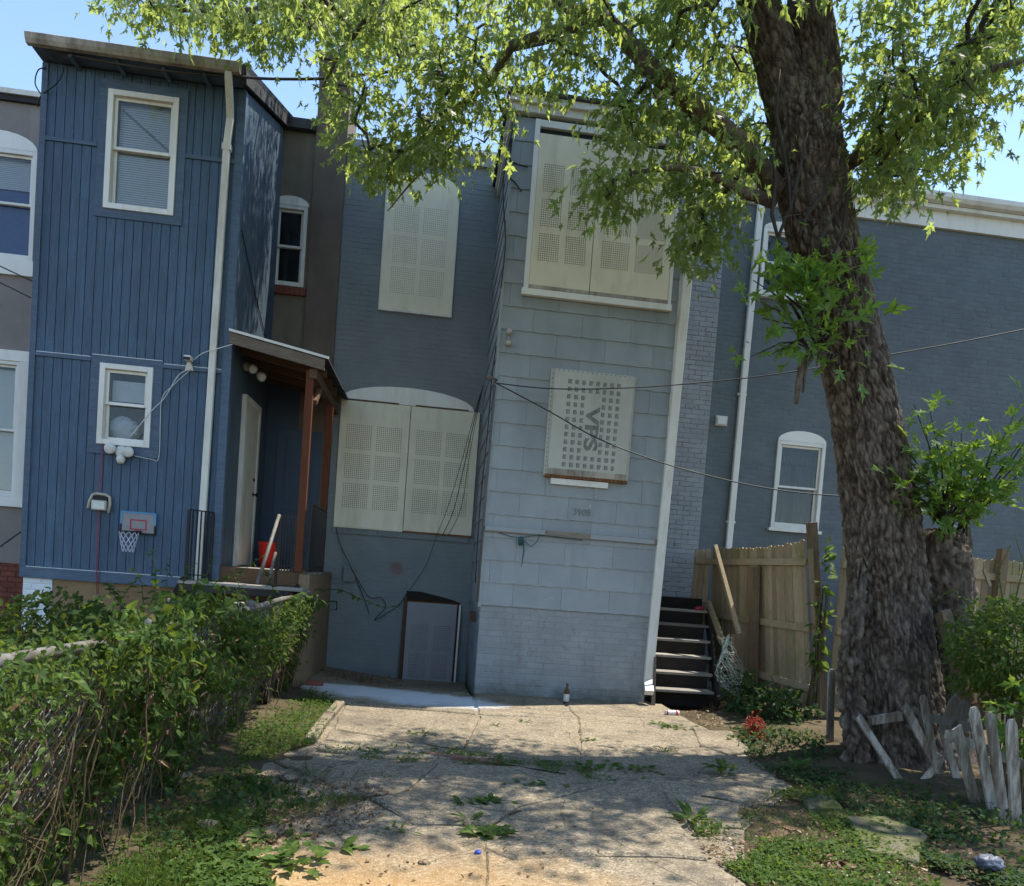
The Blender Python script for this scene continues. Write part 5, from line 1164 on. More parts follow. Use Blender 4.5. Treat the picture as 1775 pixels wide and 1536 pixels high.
def sprig(parent, pts, n, sz, tpl=LOBED, mat='vine', single='leaf'):
    pts = [Vector(p) for p in pts]; m = MB(); m.tube(pts, [.006 - .004 * i / (len(pts) - 1) for i in range(len(pts))], 5, False); sp = m.build('stem', M['weed'], parent)
    P, D, U, S = [], [], [], []
    for i in range(n):
        f = (i + .5) / n * (len(pts) - 1); j = min(int(f), len(pts) - 2); c = pts[j].lerp(pts[j + 1], f - j); a = i * 2.4
        P.append(tuple(c)); D.append((math.cos(a), math.sin(a) * .8 - .2, random.uniform(-.4, .3))); U.append((random.gauss(0, .3), -.3, 1)); S.append(sz * (1.1 - .6 * i / n) * random.uniform(.8, 1.2))
    foliage(sp, 'leaves', P, D, U, S, tpl, M[mat], 40, droop=.2)
for q, n in (([(290,1080,7.2),(288,1020,7.2),(292,965,7.2)], 12), ([(250,1080,7.0),(246,1010,7.0),(222,978,7.0)], 12), ([(330,1050,7.4),(380,1005,7.4),(420,990,7.4),(460,960,7.4)], 14), ([(410,1060,8.6),(416,1020,8.6),(405,985,8.6)], 10), ([(480,1040,8.9),(465,1000,8.9),(455,985,8.9)], 12), ([(545,1022,9.2),(590,1022,9.0),(630,1040,8.8),(668,1054,8.8),(696,1048,8.9)], 16), ([(200,1090,6.5),(215,1030,6.5),(240,1000,6.5)], 12), ([(345,1085,6.8),(350,1020,6.8),(372,960,6.8)], 14), ([(265,1070,6.0),(270,1000,6.0),(262,950,6.0)], 14), ([(310,1075,6.2),(318,1010,6.2),(335,975,6.2)], 14), ([(225,1085,5.4),(205,1030,5.4),(180,1010,5.4)], 14), ([(140,1105,4.2),(150,1050,4.2),(185,1030,4.2)], 12)):
    sprig(vn, [at(*p) for p in q], n, .085)

# wild growth in the neighbour's yard beyond the fence
nb = thing('overgrown_bush', (-3.3, 6.9, 0), 'leafy green bush beyond the chain link fence in front of the blue house', 'bush')
N = 5200; th = rng.uniform(0, 6.28, N); rr = np.sqrt(rng.uniform(0, 1, N)); yy = 6.7 + 1.5 * rr * np.sin(th); xx = -3.1 + .85 * rr * np.cos(th)
zz = (.98 + .14 * np.sin(xx * 4) + .12 * np.sin(yy * 3.3) - .5 * rr ** 3) * rng.beta(2.2, 1.0, N)
pos = np.stack([xx, yy, zz], 1); foliage(nb, 'bush_leaves', pos, np.stack([rng.normal(0, .6, N), rng.normal(-.3, .6, N), rng.normal(-.2, .5, N)], 1), np.stack([rng.normal(.1, .5, N), rng.normal(-.4, .5, N), rng.normal(1, .4, N)], 1), rng.uniform(.04, .085, N), OVAL, M['vine'], 200, fold=.3, droop=.4, top=(zz > .7) * 1.0 + .1)
m = MB()
for i in range(40): x, y = -3.1 + random.gauss(0, .4), 6.9 + random.gauss(0, .7); m.tube([(x, y, 0), (x + random.gauss(0, .08), y, .5), (x + random.gauss(0, .2), y + random.gauss(0, .1), .95)], [.008, .006, .003], 5, False)
m.build('stems', M['dry_stem'], nb)
N = 4200; xx = rng.uniform(-6, -1.5, N); yy = rng.uniform(3.0, 9.2, N); zz = rng.beta(1.2, 2.0, N) * (.55 + .25 * np.sin(xx * 3 + yy))
gcv = thing('neighbour_weeds', (-3.5, 6, 0), 'low weeds filling the yard left of the vine covered fence', 'weeds')
foliage(gcv, 'weed_leaves', np.stack([xx, yy, zz], 1), rv(N, .6) + np.array([0, -.2, .1]), rv(N, .4) + np.array([0, -.2, 1]), rng.uniform(.05, .10, N), OVAL, M['vine'], 0)

# ------------------------------------------------------------------ shrubs and weeds on the right
def shrub(name, label, cx, cy, zc, rx, ry, rz, n, smin, smax, pts, mat, cat='bush', ind=150, trail=0):
    t = thing(name, (cx, cy, 0), label, cat)
    v = rv(n); v /= np.linalg.norm(v, axis=1, keepdims=True); r = rng.uniform(.25, 1, (n, 1)) ** .45
    bump_ = 1 + .28 * np.sin(v[:, 0:1] * 5 + 1) * np.sin(v[:, 1:2] * 4 + v[:, 2:3] * 6)
    p = np.array([cx, cy, zc]) + v * r * bump_ * np.array([rx, ry, rz]); p = p[p[:, 2] > .01]; k = len(p)
    foliage(t, 'leaves', p, v[:k] * .5 + rv(k, .5) + np.array([0, -.1, -.15]), rv(k, .5) + np.array([0, -.3, 1]), rng.uniform(smin, smax, k), pts, M[mat], ind, top=1.0 + (p[:, 1] < cy))
    m = MB()
    for i in range(14):
        a = random.uniform(0, 6.28); q = random.uniform(.3, .9); m.tube([(cx + .1 * math.cos(a), cy + .1 * math.sin(a), 0), (cx + rx * .4 * q * math.cos(a), cy + ry * .4 * q * math.sin(a), zc * .6), (cx + rx * q * math.cos(a), cy + ry * q * math.sin(a), zc + rz * .4)], [.010, .007, .003], 5, False)
    m.build('stems', M['dry_stem'], t)
    return t
p = at(1745, 1110, 5.7)
sb_ = shrub('vine_shrub', 'bright small leaved shrub spilling over the pickets at the right edge', p.x + .20, 5.8, 1.18, .52, .55, .46, 5600, .032, .058, OVAL, 'weed')
for q in ([(1700,1090,5.6),(1672,1040,5.6),(1648,1022,5.6),(1618,1042,5.6)], [(1740,1050,5.6),(1730,990,5.6),(1752,945,5.6)], [(1720,1080,5.5),(1690,1060,5.5),(1660,1052,5.5)], [(1760,1040,5.6),(1775,980,5.6),(1760,930,5.6)], [(1705,1150,5.5),(1680,1130,5.5),(1665,1165,5.5)]): sprig(sb_, [at(*s) for s in q], 16, .045, OVAL)
p = at(1765, 1215, 5.2); shrub('maple_seedling', 'young maple seedling with red tips low at the right edge', p.x + .05, 5.2, .72, .20, .2, .30, 70, .09, .16, MAPLE, 'sprout', 'seedling', 70)
p = at(1330, 1190, 9.0); shrub('nettle_clump', 'dark broad leaved weeds at the foot of the plank fence', p.x - .05, 8.75, .18, .45, .5, .28, 700, .05, .11, OVAL, 'ivy_dark', 'weeds', 120)
p = at(1270, 1180, 9.2); shrub('stair_weeds', 'shaded green weeds beside the bottom of the wooden stairs', p.x + .12, 9.2, .22, .22, .22, .34, 260, .05, .11, OVAL, 'ivy_dark', 'weeds', 100)
p = at(1385, 1110, 8.6); shrub('fence_creeper', 'broad leaved creeper climbing the plank fence post', p.x + .26, 8.62, 1.25, .09, .05, 1.0, 90, .08, .15, OVAL, 'weed', 'creeper', 110)
p = gr(1098, 1215); shrub('wall_plant', 'small bright plant growing at the foot of the gray downspout', p.x, p.y + .05, .16, .10, .09, .20, 150, .03, .06, LOBED, 'weed', 'plant', 100)
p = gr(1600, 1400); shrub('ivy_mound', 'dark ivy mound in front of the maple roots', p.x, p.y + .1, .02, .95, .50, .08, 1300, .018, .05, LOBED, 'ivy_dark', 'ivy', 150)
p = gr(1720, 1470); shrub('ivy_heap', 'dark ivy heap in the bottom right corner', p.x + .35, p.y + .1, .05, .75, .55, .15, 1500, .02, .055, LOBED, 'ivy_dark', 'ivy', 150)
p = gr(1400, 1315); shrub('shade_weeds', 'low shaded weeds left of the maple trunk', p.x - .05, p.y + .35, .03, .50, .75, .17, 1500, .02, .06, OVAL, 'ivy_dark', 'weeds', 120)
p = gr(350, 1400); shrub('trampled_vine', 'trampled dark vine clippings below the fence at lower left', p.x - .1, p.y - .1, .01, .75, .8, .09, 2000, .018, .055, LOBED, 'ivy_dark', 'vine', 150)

def cover(name, label, poly, n, smin, smax, pts, mat, zmax=.05, up=1.0, clump=2.2, thr=.0, blade=False, seed=0):
    P = []
    tries = 0
    while len(P) < n and tries < n * 8:
        tries += 1; (u, v), = poly_sample(poly, 1); g = gr(u, v); d = noise.noise(Vector((g.x * clump, g.y * clump, seed)))
        if d < thr + random.gauss(0, .12): continue
        P.append((g.x, g.y, random.uniform(0, zmax)))
    P = np.array(P); k = len(P)
    D = rv(k, .7); D[:, 2] = np.abs(D[:, 2]) * (.5 if not blade else 2.2) + .05
    U = rv(k, .35) + np.array([0, -.15, 1.0])
    T = leaf_tpl(pts, .18, .25); S = rng.uniform(smin, smax, k); V = np.einsum('nij,kj->nki', frames(D, U) * S[:, None, None], T) + P[:, None, :]
    o = link(bpy.data.objects.new(name, fast_mesh(name, V.reshape(-1, 3), np.full(k * len(T) // 3, 3), M[mat])))
    return tag(o, label, name.replace('_', ' ').split()[-1], kind='stuff')
LB = [(380,1300),(545,1210),(590,1225),(545,1290),(470,1318),(420,1330),(520,1390),(640,1385),(520,1420),(430,1440),(380,1490),(300,1560),(60,1560),(60,1420),(250,1340)]
cover('weed_cover', 'low green weeds between the vine fence and the paving', LB, 5600, .016, .042, OVAL, 'weed', .04, thr=.0)
cover('sunlit_weeds', 'bright low weeds between the fence and the kerb stones', [(400,1295),(470,1235),(540,1195),(592,1220),(548,1288),(470,1316),(420,1328)], 2600, .016, .042, OVAL, 'weed', .05, thr=-.3, seed=21)
cover('grass', 'trampled grass blades along the left of the paving', LB, 3800, .05, .12, BLADE, 'weed', .01, thr=-.05, blade=True, seed=4)
RB = [(1190,1425),(1285,1432),(1285,1394),(1380,1366),(1450,1380),(1560,1420),(1640,1560),(1330,1560),(1230,1490)]
cover('clover_cover', 'sunlit green weeds right of the near paving', RB, 5200, .016, .042, OVAL, 'weed', .04, thr=.04, seed=9)
cover('sun_grass', 'short sunlit grass blades among the weeds right of the near paving', RB, 2600, .03, .08, BLADE, 'weed', .01, thr=-.05, blade=True, seed=14)
RC = [(1270,1240),(1330,1230),(1450,1300),(1500,1360),(1775,1440),(1775,1560),(1600,1500),(1450,1390),(1300,1330)]
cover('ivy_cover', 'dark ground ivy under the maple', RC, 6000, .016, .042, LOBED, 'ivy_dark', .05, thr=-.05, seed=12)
cover('edge_weeds', 'weeds along the lower left edge of the sandy slab', [(330,1520),(400,1470),(440,1500),(480,1560),(330,1580)], 1400, .02, .05, OVAL, 'weed', .06, thr=-.4, seed=61)
cover('shade_litter', 'dry leaves and bits under the ivy below the maple', RC, 1500, .015, .05, OVAL, 'litter', .02, thr=-.3, seed=52)
cover('grass_clippings', 'dry brown clippings and trampled leaves over the left paving edge', [(330,1400),(420,1335),(560,1350),(690,1380),(640,1440),(480,1470),(300,1520)], 3400, .015, .055, LONG, 'litter', .012, thr=-.1, seed=31)
cover('moss', 'dark low growth in the paving joints', [(560,1290),(800,1303),(1000,1330),(1120,1352),(1090,1362),(990,1350),(900,1332),(680,1322),(545,1310)], 1500, .012, .035, OVAL, 'weed', .03, thr=.0, seed=41, clump=4)
cover('yard_crumbs', 'small clods and leaf bits scattered under the weeds at right', RB, 1800, .010, .04, OVAL, 'litter', .015, thr=-.2, seed=33)
cover('leaf_litter', 'dry brown leaves scattered over the soil and against the recessed wall', [(555,1150),(700,1172),(690,1190),(560,1172)], 520, .02, .05, OVAL, 'litter', .0, thr=-.3, seed=2).location.z = -.05
cover('dead_leaf_scatter', 'dry leaf crumbs and twigs scattered across the paving', [(430,1340),(900,1250),(1300,1320),(1500,1560),(250,1560)], 420, .008, .03, OVAL, 'litter', .0, thr=-.3, seed=3).location.z = .018
cover('stair_litter', 'dry leaves blown against the bottom of the stairs', [(1180,1235),(1260,1225),(1300,1275),(1230,1265)], 260, .02, .045, OVAL, 'litter', .02, thr=-.4, seed=6)
# weeds standing in the paving joints, each its own plant
def weed(u, v, n, sz, label, pts=LONG, tall=.06, r=.05, mat='weed', name='joint_weed', flat=.5):
    g = gr(u, v); t = thing(name, g, label, 'weed', 'weeds in the paving joints'); P, D, U, S = [], [], [], []
    for i in range(n):
        a = random.uniform(0, 6.28); q = random.uniform(0, r); P.append((g.x + q * math.cos(a) * 2.0, g.y + q * math.sin(a), random.uniform(0.01, tall * .5))); D.append((math.cos(a) * 1.2, math.sin(a), random.uniform(.1, flat + .4))); U.append((0, -.1, 1)); S.append(sz * .72 * random.uniform(.5, 1.15))
    foliage(t, 'leaves', P, D, U, S, pts, M[mat], n, droop=.35)
weed(812, 1428, 7, .20, 'broad leaved weed with long leaves in the middle paving joint', LONG, r=.03, flat=.9)
weed(848, 1450, 26, .13, 'ragged weed rosette beside the broad leaved weed in the middle of the paving', LOBED, r=.07)
weed(1200, 1425, 16, .22, 'large dock plant with upright leaves at the right edge of the near slab', LONG, r=.06, flat=1.0)
weed(480, 1458, 12, .15, 'flat leafy weed on the sandy soil at lower left', OVAL, r=.08)
weed(592, 1478, 9, .14, 'small leafy weed on the orange sand', OVAL, r=.06)
weed(680, 1445, 12, .09, 'low weed tuft at the upper edge of the orange sand', LONG, r=.07)
weed(840, 1396, 34, .10, 'dark weed tuft in the crossing joint of the near slabs', LOBED, r=.10)
weed(540, 1345, 44, .14, 'spiky grass tuft between the left slabs', BLADE, r=.08, flat=1.6)
weed(660, 1350, 30, .10, 'grassy tuft right of the spiky grass tuft', BLADE, r=.08, flat=1.2)
weed(1160, 1262, 46, .085, 'bright sunlit weed patch on the far paving below the stairs', LOBED, r=.16)
weed(910, 1254, 10, .06, 'tiny bright weed in the far paving in front of the gray addition', LOBED, r=.04)
weed(860, 1262, 12, .07, 'thin weed sprig left of the tiny bright weed', LONG, r=.03, flat=1.4)
weed(1022, 1285, 14, .07, 'small weed in the sunlit middle of the paving', LOBED, r=.05)
weed(1150, 1305, 22, .09, 'weed tuft in the joint right of the sunlit middle', LONG, r=.06, flat=1.2)
weed(725, 1275, 16, .07, 'low weed in the dappled left slabs', LOBED, r=.08)
weed(1010, 1330, 40, .08, 'weeds lining the joint above the big near slab', LOBED, r=.16)
weed(1095, 1338, 40, .08, 'weeds lining the joint at the top corner of the big near slab', LOBED, r=.14)
weed(925, 1365, 30, .08, 'shaded weeds in the joint left of the big near slab', LOBED, r=.12)
weed(480, 1505, 40, .13, 'leafy weed mound at the bottom edge beside the sand', LOBED, r=.14, tall=.16)
weed(1255, 1345, 26, .13, 'upright weed at the right end of the far slabs', OVAL, tall=.2, r=.06, flat=1.6)
weed(1380, 1338, 30, .12, 'bright sunlit weed left of the maple roots', OVAL, tall=.16, r=.10, flat=1.2)

# ------------------------------------------------------------------ broken picket fence
pf = thing('picket_fence', gr(1700, 1380), 'collapsed white picket fence with peeling paint below the maple', 'fence')
def picket(a, b, wpx, mat='picket', parent=pf, t=.02, head=True, name='picket', ground_it=True):
    if parent is not None and b[1] > 1330: yb = gr(b[0], b[1], .03).y; a, b = (a[0], a[1], yb + .03), (b[0], b[1], yb)
    a, b = at(*a), at(*b)
    if parent is None and ground_it and b.z < .6: k_ = (b.z - .02) / max(.05, a.z - b.z); b = b + (b - a) * k_
    L = (a - b).length; wd = wpx * a.y * 1.06 / F_PX; d = (a - b).normalized(); s = d.cross(Vector((0.12, -1, 0))).normalized(); n = s.cross(d)
    prof = [(-.5, 0), (.5, 0), (.5, L - wd * .6), (.22, L), (-.22, L), (-.5, L - wd * .6)] if head else [(-.5, 0), (.5, 0), (.48, L), (-.48, L - .02)]
    k = len(prof); V = []
    for q in (-t / 2, t / 2):
        for x, y in prof: p_ = b + s * (x * wd + .006 * math.sin(y * 9)) + d * y + n * q; V.append(p_)
    o = MB().add(V, [tuple(range(k)), tuple(range(2*k-1, k-1, -1))] + [(i, i+k, (i+1)%k+k, (i+1)%k) for i in range(k)]).build(name, M[mat], parent); return o
picket((1600,1205,6.15), (1620,1318,6.15), 14)
picket((1657,1207,6.0), (1633,1272,6.0), 20, 'picket_gray'); picket((1634,1262,5.9), (1662,1362,5.9), 15, head=False)
picket((1674,1214,5.8), (1656,1268,5.8), 24, 'picket_gray'); picket((1658,1258,5.82), (1692,1400,5.82), 19, head=False)
picket((1686,1226,5.6), (1722,1412,5.6), 19); picket((1714,1236,5.35), (1744,1440,5.35), 19); picket((1752,1247,5.25), (1762,1450,5.25), 22)
part('rail', M['picket'], pf, lambda m: m.beam(at(1640, 1272, 5.85), at(1790, 1332, 4.98), .03, .07)); part('rail', M['picket_gray'], pf, lambda m: m.beam(at(1596, 1240, 6.3), at(1690, 1262, 5.6), .03, .07))
def loose(name, label, a, b, wpx, mat='picket', head=False, cat='board', t=.022, ground_it=True):
    o = picket(a, b, wpx, mat, None, t, head, name, ground_it); return tag(o, label, cat)
loose('standing_picket', 'single white picket standing upright left of the maple burl', (1441,1160,7.3), (1438,1300,7.3), 13, head=True, cat='picket')
loose('leaning_picket', 'white picket leaning left against the foot of the trunk', (1486,1240,6.25), (1530,1308,6.1), 12, cat='picket')
loose('propped_picket', 'thick white picket propped diagonally on the right of the trunk foot', (1566,1222,6.15), (1610,1305,6.15), 15, cat='picket')
loose('fallen_rail', 'mossy white rail lying across the trunk foot', (1506,1250,6.40), (1562,1241,6.40), 15, cat='rail', t=.05, ground_it=False)
loose('fallen_picket', 'short white picket lying diagonally under the gray pickets', (1656,1288,6.1), (1614,1338,6.0), 12, cat='picket')
loose('leaning_post', 'bare gray post leaning on the broken maple stem', (1632,1058,6.62), (1684,1222,6.25), 22, 'fence_post', cat='post', t=.09)
loose('split_lath', 'thin split yellow lath behind the leaning gray post', (1703,985,6.6), (1716,1016,6.6), 5, 'fence', cat='lath', ground_it=False)

# ------------------------------------------------------------------ fittings on the blue house
def cable(name, label, pts, r=.006, mat='black', cat='cable', sag=0.0, n=24):
    pts = [Vector(p) for p in pts]; out = []
    if len(pts) == 2:
        for i in range(n + 1): f = i / n; out.append(pts[0].lerp(pts[1], f) - Vector((0, 0, sag * 4 * f * (1 - f))))
    else:
        for i in range(len(pts) - 1):
            p0, p1, p2, p3 = pts[max(i-1, 0)], pts[i], pts[i+1], pts[min(i+2, len(pts)-1)]
            for j in range(6):
                f = j / 6; out.append(0.5 * ((2*p1) + (p2 - p0)*f + (2*p0 - 5*p1 + 4*p2 - p3)*f*f + (3*p1 - p0 - 3*p2 + p3)*f**3))
        out.append(pts[-1])
    return tag(MB().tube(out, r, 6).build(name, M[mat], None, True), label, cat)
wl = thing('work_light', at(176, 875, YB), 'portable work floodlight with a tubular handle hung on the blue wall', 'light')
c = at(176, 873, YB); X0, Z0 = c.x, c.z
o = boxp('lamp_housing', M['plastic_tan'], wl, X0 - .085, X0 + .085, YB - .09, YB - .03, Z0 - .085, Z0 + .035); bevel(o, .015)
boxp('lens', M['lens'], o, X0 - .07, X0 + .07, YB - .094, YB - .0905, Z0 - .07, Z0 + .022)
part('handle', M['plastic_tan'], wl, lambda m: m.tube([(X0 - .125, YB - .06, Z0 - .07), (X0 - .115, YB - .05, Z0 + .02), (X0 - .09, YB - .04, Z0 + .095), (X0 - .05, YB - .04, Z0 + .11), (X0 + .06, YB - .04, Z0 + .105), (X0 + .105, YB - .04, Z0 + .08), (X0 + .115, YB - .05, Z0), (X0 + .105, YB - .06, Z0 - .105)], .017, 8), True)
boxp('back_plate', M['black'], wl, X0 - .075, X0 + .075, YB - .03, YB - .003, Z0 - .03, Z0 + .08)
bb = thing('basketball_hoop', at(242, 905, YB), 'small toy basketball hoop with blue framed backboard on the blue wall', 'basketball hoop')
hx0, hx1, hz0, hz1 = -3.668, -3.278, 1.688, 1.932
o = boxp('backboard', M['acrylic'], bb, hx0, hx1, YB - .028, YB - .012, hz0, hz1)
part('blue_edge', M['sky_blue'], o, lambda m: (m.box(hx0 - .006, hx1 + .006, YB - .034, YB - .010, hz1 - .012, hz1 + .008), m.box(hx0 - .008, hx0 + .012, YB - .0335, YB - .010, hz0 + .10, hz1 - .0125), m.box(hx1 - .012, hx1 + .008, YB - .0335, YB - .010, hz0 + .10, hz1 - .0125)))
part('black_edge', M['black'], o, lambda m: (m.box(hx0 - .008, hx0 + .012, YB - .0335, YB - .010, hz0 - .005, hz0 + .0995), m.box(hx1 - .012, hx1 + .008, YB - .0335, YB - .010, hz0 - .005, hz0 + .0995), m.box(hx0 + .0125, hx1 - .0125, YB - .034, YB - .010, hz0 - .012, hz0 + .008)))
part('red_square', M['red_line'], o, lambda m: (m.box(-3.565, -3.375, YB - .0305, YB - .0282, 1.835, 1.85), m.box(-3.565, -3.375, YB - .0305, YB - .0282, 1.725, 1.74), m.box(-3.565, -3.55, YB - .0305, YB - .0282, 1.7405, 1.8345), m.box(-3.39, -3.375, YB - .0305, YB - .0282, 1.7405, 1.8345)))
part('rim', M['black'], bb, lambda m: (m.tube([(-3.52 + .115 * math.cos(a), YB - .17 + .115 * math.sin(a), 1.70) for a in [2 * math.pi * k / 24 for k in range(25)]], .007, 6, False), m.box(-3.505, -3.43, YB - .06, YB - .026, 1.685, 1.72)), True)
def net(m):
    rows = 5; n = 10; P = lambda i, j: Vector((-3.52 + (.11 - .05 * j / rows) * math.cos(2 * math.pi * (i + .5 * (j % 2)) / n), YB - .17 + (.11 - .05 * j / rows) * math.sin(2 * math.pi * (i + .5 * (j % 2)) / n), 1.70 - .048 * j))
    for j in range(rows):
        for i in range(n):
            for di in ((0, -1) if j % 2 == 0 else (0, 1)): m.tube([P(i, j), P(i + di, j + 1)], .0028, 4, False)
part('net', M['net'], bb, net)
fl1 = thing('motion_floodlight', at(212, 785, YB), 'white twin motion sensor floodlight under the small window', 'light'); c = at(212, 783, YB)
part('housing', M['plastic_white'], fl1, lambda m: (m.lathe((c.x + .01, YB - .02, c.z - .01), [(.07, 0), (.075, .03), (.05, .06)], 14, (0, -1, 0)), m.lathe((c.x - .10, YB - .06, c.z + .02), [(.03, -.03), (.06, 0), (.062, .05), (.05, .06)], 14, (-.2, -1, -.2)), m.lathe((c.x + .09, YB - .06, c.z + .0), [(.03, -.03), (.06, 0), (.062, .05), (.05, .06)], 14, (.3, -1, -.2))), True)
part('sensor', M['plastic_white'], fl1, lambda m: m.lathe((c.x + .01, YB - .06, c.z - .10), [(.02, -.06), (.045, -.045), (.05, 0), (.035, .04), (.015, .05)], 12, (0.1, -.3, -1)), True)
fl2 = thing('porch_floodlight', at(428, 640, 10.5), 'tan twin floodlight under the porch roof', 'light'); c = at(430, 642, 10.3); c.x = BX1 + .08
part('housing', M['plastic_tan'], fl2, lambda m: (m.lathe((BX1 + .02, c.y, c.z + .05), [(.06, -.02), (.06, .03), (.03, .05)], 12, (1, 0, 0)), m.lathe((c.x + .03, c.y - .06, c.z + .02), [(.03, -.05), (.055, .0), (.06, .05), (.045, .06)], 12, (.5, -.8, -.5)), m.lathe((c.x + .12, c.y + .02, c.z - .05), [(.03, -.05), (.055, .0), (.06, .05), (.045, .06)], 12, (.7, -.6, -.5))), True)
part('lens', M['lens'], fl2, lambda m: (m.lathe((c.x + .03, c.y - .06, c.z + .02), [(.044, .061), (.02, .064)], 12, (.5, -.8, -.5)), m.lathe((c.x + .12, c.y + .02, c.z - .05), [(.044, .061), (.02, .064)], 12, (.7, -.6, -.5))))
scm = thing('security_camera', at(331, 628, YB), 'white security camera on the blue belt board', 'camera'); c = at(330, 630, YB)
part('mount', M['plastic_white'], scm, lambda m: m.add([(c.x - .05, YB - .03, c.z - .09), (c.x + .05, YB - .03, c.z - .09), (c.x + .02, YB - .06, c.z), (c.x - .02, YB - .06, c.z), (c.x - .05, YB - .004, c.z - .09), (c.x + .05, YB - .004, c.z - .09), (c.x + .02, YB - .004, c.z), (c.x - .02, YB - .004, c.z)], [(0,1,2,3),(7,6,5,4),(0,4,5,1),(1,5,6,2),(2,6,7,3),(3,7,4,0)]))
o = part('camera_body', M['plastic_white'], scm, lambda m: m.box(c.x - .045, c.x + .045, YB - .14, YB - .02, c.z + .005, c.z + .065)); bevel(o, .018, 3)
boxp('camera_face', M['black'], o, c.x - .04, c.x + .04, YB - .144, YB - .1405, c.z + .008, c.z + .04)
cable('white_cable', 'white cable running from the security camera down to the small window', [at(331, 640, YB - .06), at(310, 650, YB - .06), at(285, 690, YB - .05), at(263, 712, YB - .05), at(226, 757, YB - .05)], .005, 'cable_white')
cable('white_wire', 'thin white wire looping from the camera to the floodlight under the small window', [at(331, 640, YB - .05), at(300, 668, YB - .03), at(281, 690, YB - .03), at(278, 730, YB - .02), at(275, 794, YB - .02), at(262, 796, YB - .02), at(232, 790, YB - .03)], .004, 'cable_white')
cable('white_lead', 'white lead from the security camera across the downspout to the porch roof', [at(336, 624, YB - .06), at(352, 612, YB - .10), at(382, 603, YB - .12), at(403, 597, YB - .1)], .005, 'cable_white')
cord_r = ([at(178, 768, YB - .04), at(175, 810, YB - .03), at(172, 860, YB - .02), at(171, 888, YB - .03), at(168, 930, YB - .03), at(167, 985, YB - .03), at(168, 1030, YB - .03)], .005, 'cable_red')
part('cord', M['cable_red'], wl, lambda m: m.tube(cord_r[0], .005, 6), True)
cord_g = ([at(180, 888, YB - .03), at(177, 930, YB - .03), at(172, 990, YB - .03), at(170, 1030, YB - .03)], .004, 'cable_gray')
part('cord', M['cable_gray'], wl, lambda m: m.tube(cord_g[0], .004, 6), True)
bg_ = thing('plastic_bag', at(217, 738, YB + .12), 'crumpled white plastic bag behind the small window', 'bag')
def blob(name, mat, parent, c, r, seed, amp=.35, fr_=2.2, seg=28, flat=None):
    V = []; 
    for j in range(seg // 2 + 1):
        for i in range(seg):
            th = math.pi * j / (seg // 2); ph = 2 * math.pi * i / seg; d = Vector((math.sin(th) * math.cos(ph), math.sin(th) * math.sin(ph), math.cos(th)))
            k = 1 + amp * (noise.ridged_multi_fractal(d * fr_ + Vector((seed, 0, 0)), 1, 2, 3, 1, 2) - 1.0) * .6
            p_ = Vector((d.x * r[0], d.y * r[1], d.z * r[2])) * k
            if flat is not None and p_.z < -flat: p_.z = -flat
            V.append(Vector(c) + p_)
    Fs = [(j*seg+i, (j+1)*seg+i, (j+1)*seg+(i+1) % seg, j*seg+(i+1) % seg) for j in range(seg // 2) for i in range(seg)]
    return MB().add(V, Fs).build(name, M[mat], parent, True)
blob('bag_film', 'bag', bg_, at(214, 742, YB + .17), (.165, .05, .125), 3.1, .5, 3.0)
bk = thing('red_bucket', (-2.22, 10.9, 1.366), 'red plastic bucket standing on the porch', 'bucket'); bc = at(466, 962, 10.9)
part('pail', M['bucket'], bk, lambda m: m.lathe((bc.x, 10.9, 1.366), [(.12, 0), (.145, .33), (.155, .335), (.155, .36), (.14, .36), (.115, .01)], 20), True)
part('bail_handle', M['galv'], bk, lambda m: m.tube([(bc.x + .15 * math.cos(a), 10.9 - .09 * math.sin(a), 1.70 - .10 * math.sin(a)) for a in [math.pi * k / 12 for k in range(13)]], .004, 5), True)

# ------------------------------------------------------------------ overhead wires and loose cables
cable('service_drop', 'thick service cable from the blue house eave across into the maple', [at(82, 87, 9.42), at(190, 108, 9.40), at(300, 124, 9.40), at(398, 132, 9.38), at(480, 137, 9.2), at(590, 134, 8.9), at(760, 112, 8.5), at(900, 85, 8.2), at(1058, 47, 7.9), at(1250, -10, 7.6)], .015, 'cable_dark')
cable('cable_loop', 'loose black cable loops at the blue house corner', [at(82, 90, 9.5), at(100, 105, 9.5), at(110, 120, 9.5), at(98, 145, 9.5), at(72, 165, 9.6), at(65, 185, 9.7)], .007)
cable('cable_coil', 'black cable bowing out beyond the blue house corner', [at(80, 117, 9.55), at(66, 122, 9.6), at(61, 145, 9.6), at(72, 165, 9.65)], .007)
cable('upper_wire', 'thin dark wire stretched from the gray corner behind the trunk to the right', [at(858, 664, 9.45), at(960, 674, 9.3), at(1100, 672, 9.1), at(1250, 660, 8.9), at(1370, 645, 8.7), at(1530, 617, 8.5), at(1660, 594, 8.3), at(1800, 566, 8.1)], .007)
cable('lower_wire', 'dark wire running down from the gray corner past the VPS screen to the right', [at(856, 662, 9.45), at(950, 712, 9.3), at(1040, 762, 9.2), at(1150, 803, 9.1), at(1250, 830, 9.0), at(1340, 848, 8.9), at(1430, 858, 8.8), at(1600, 868, 8.6)], .008)
cable('right_wire', 'dark wire crossing the sky at the upper right', [at(1660, 150, 7.6), at(1720, 128, 7.5), at(1800, 104, 7.4)], .012, 'cable_gray')
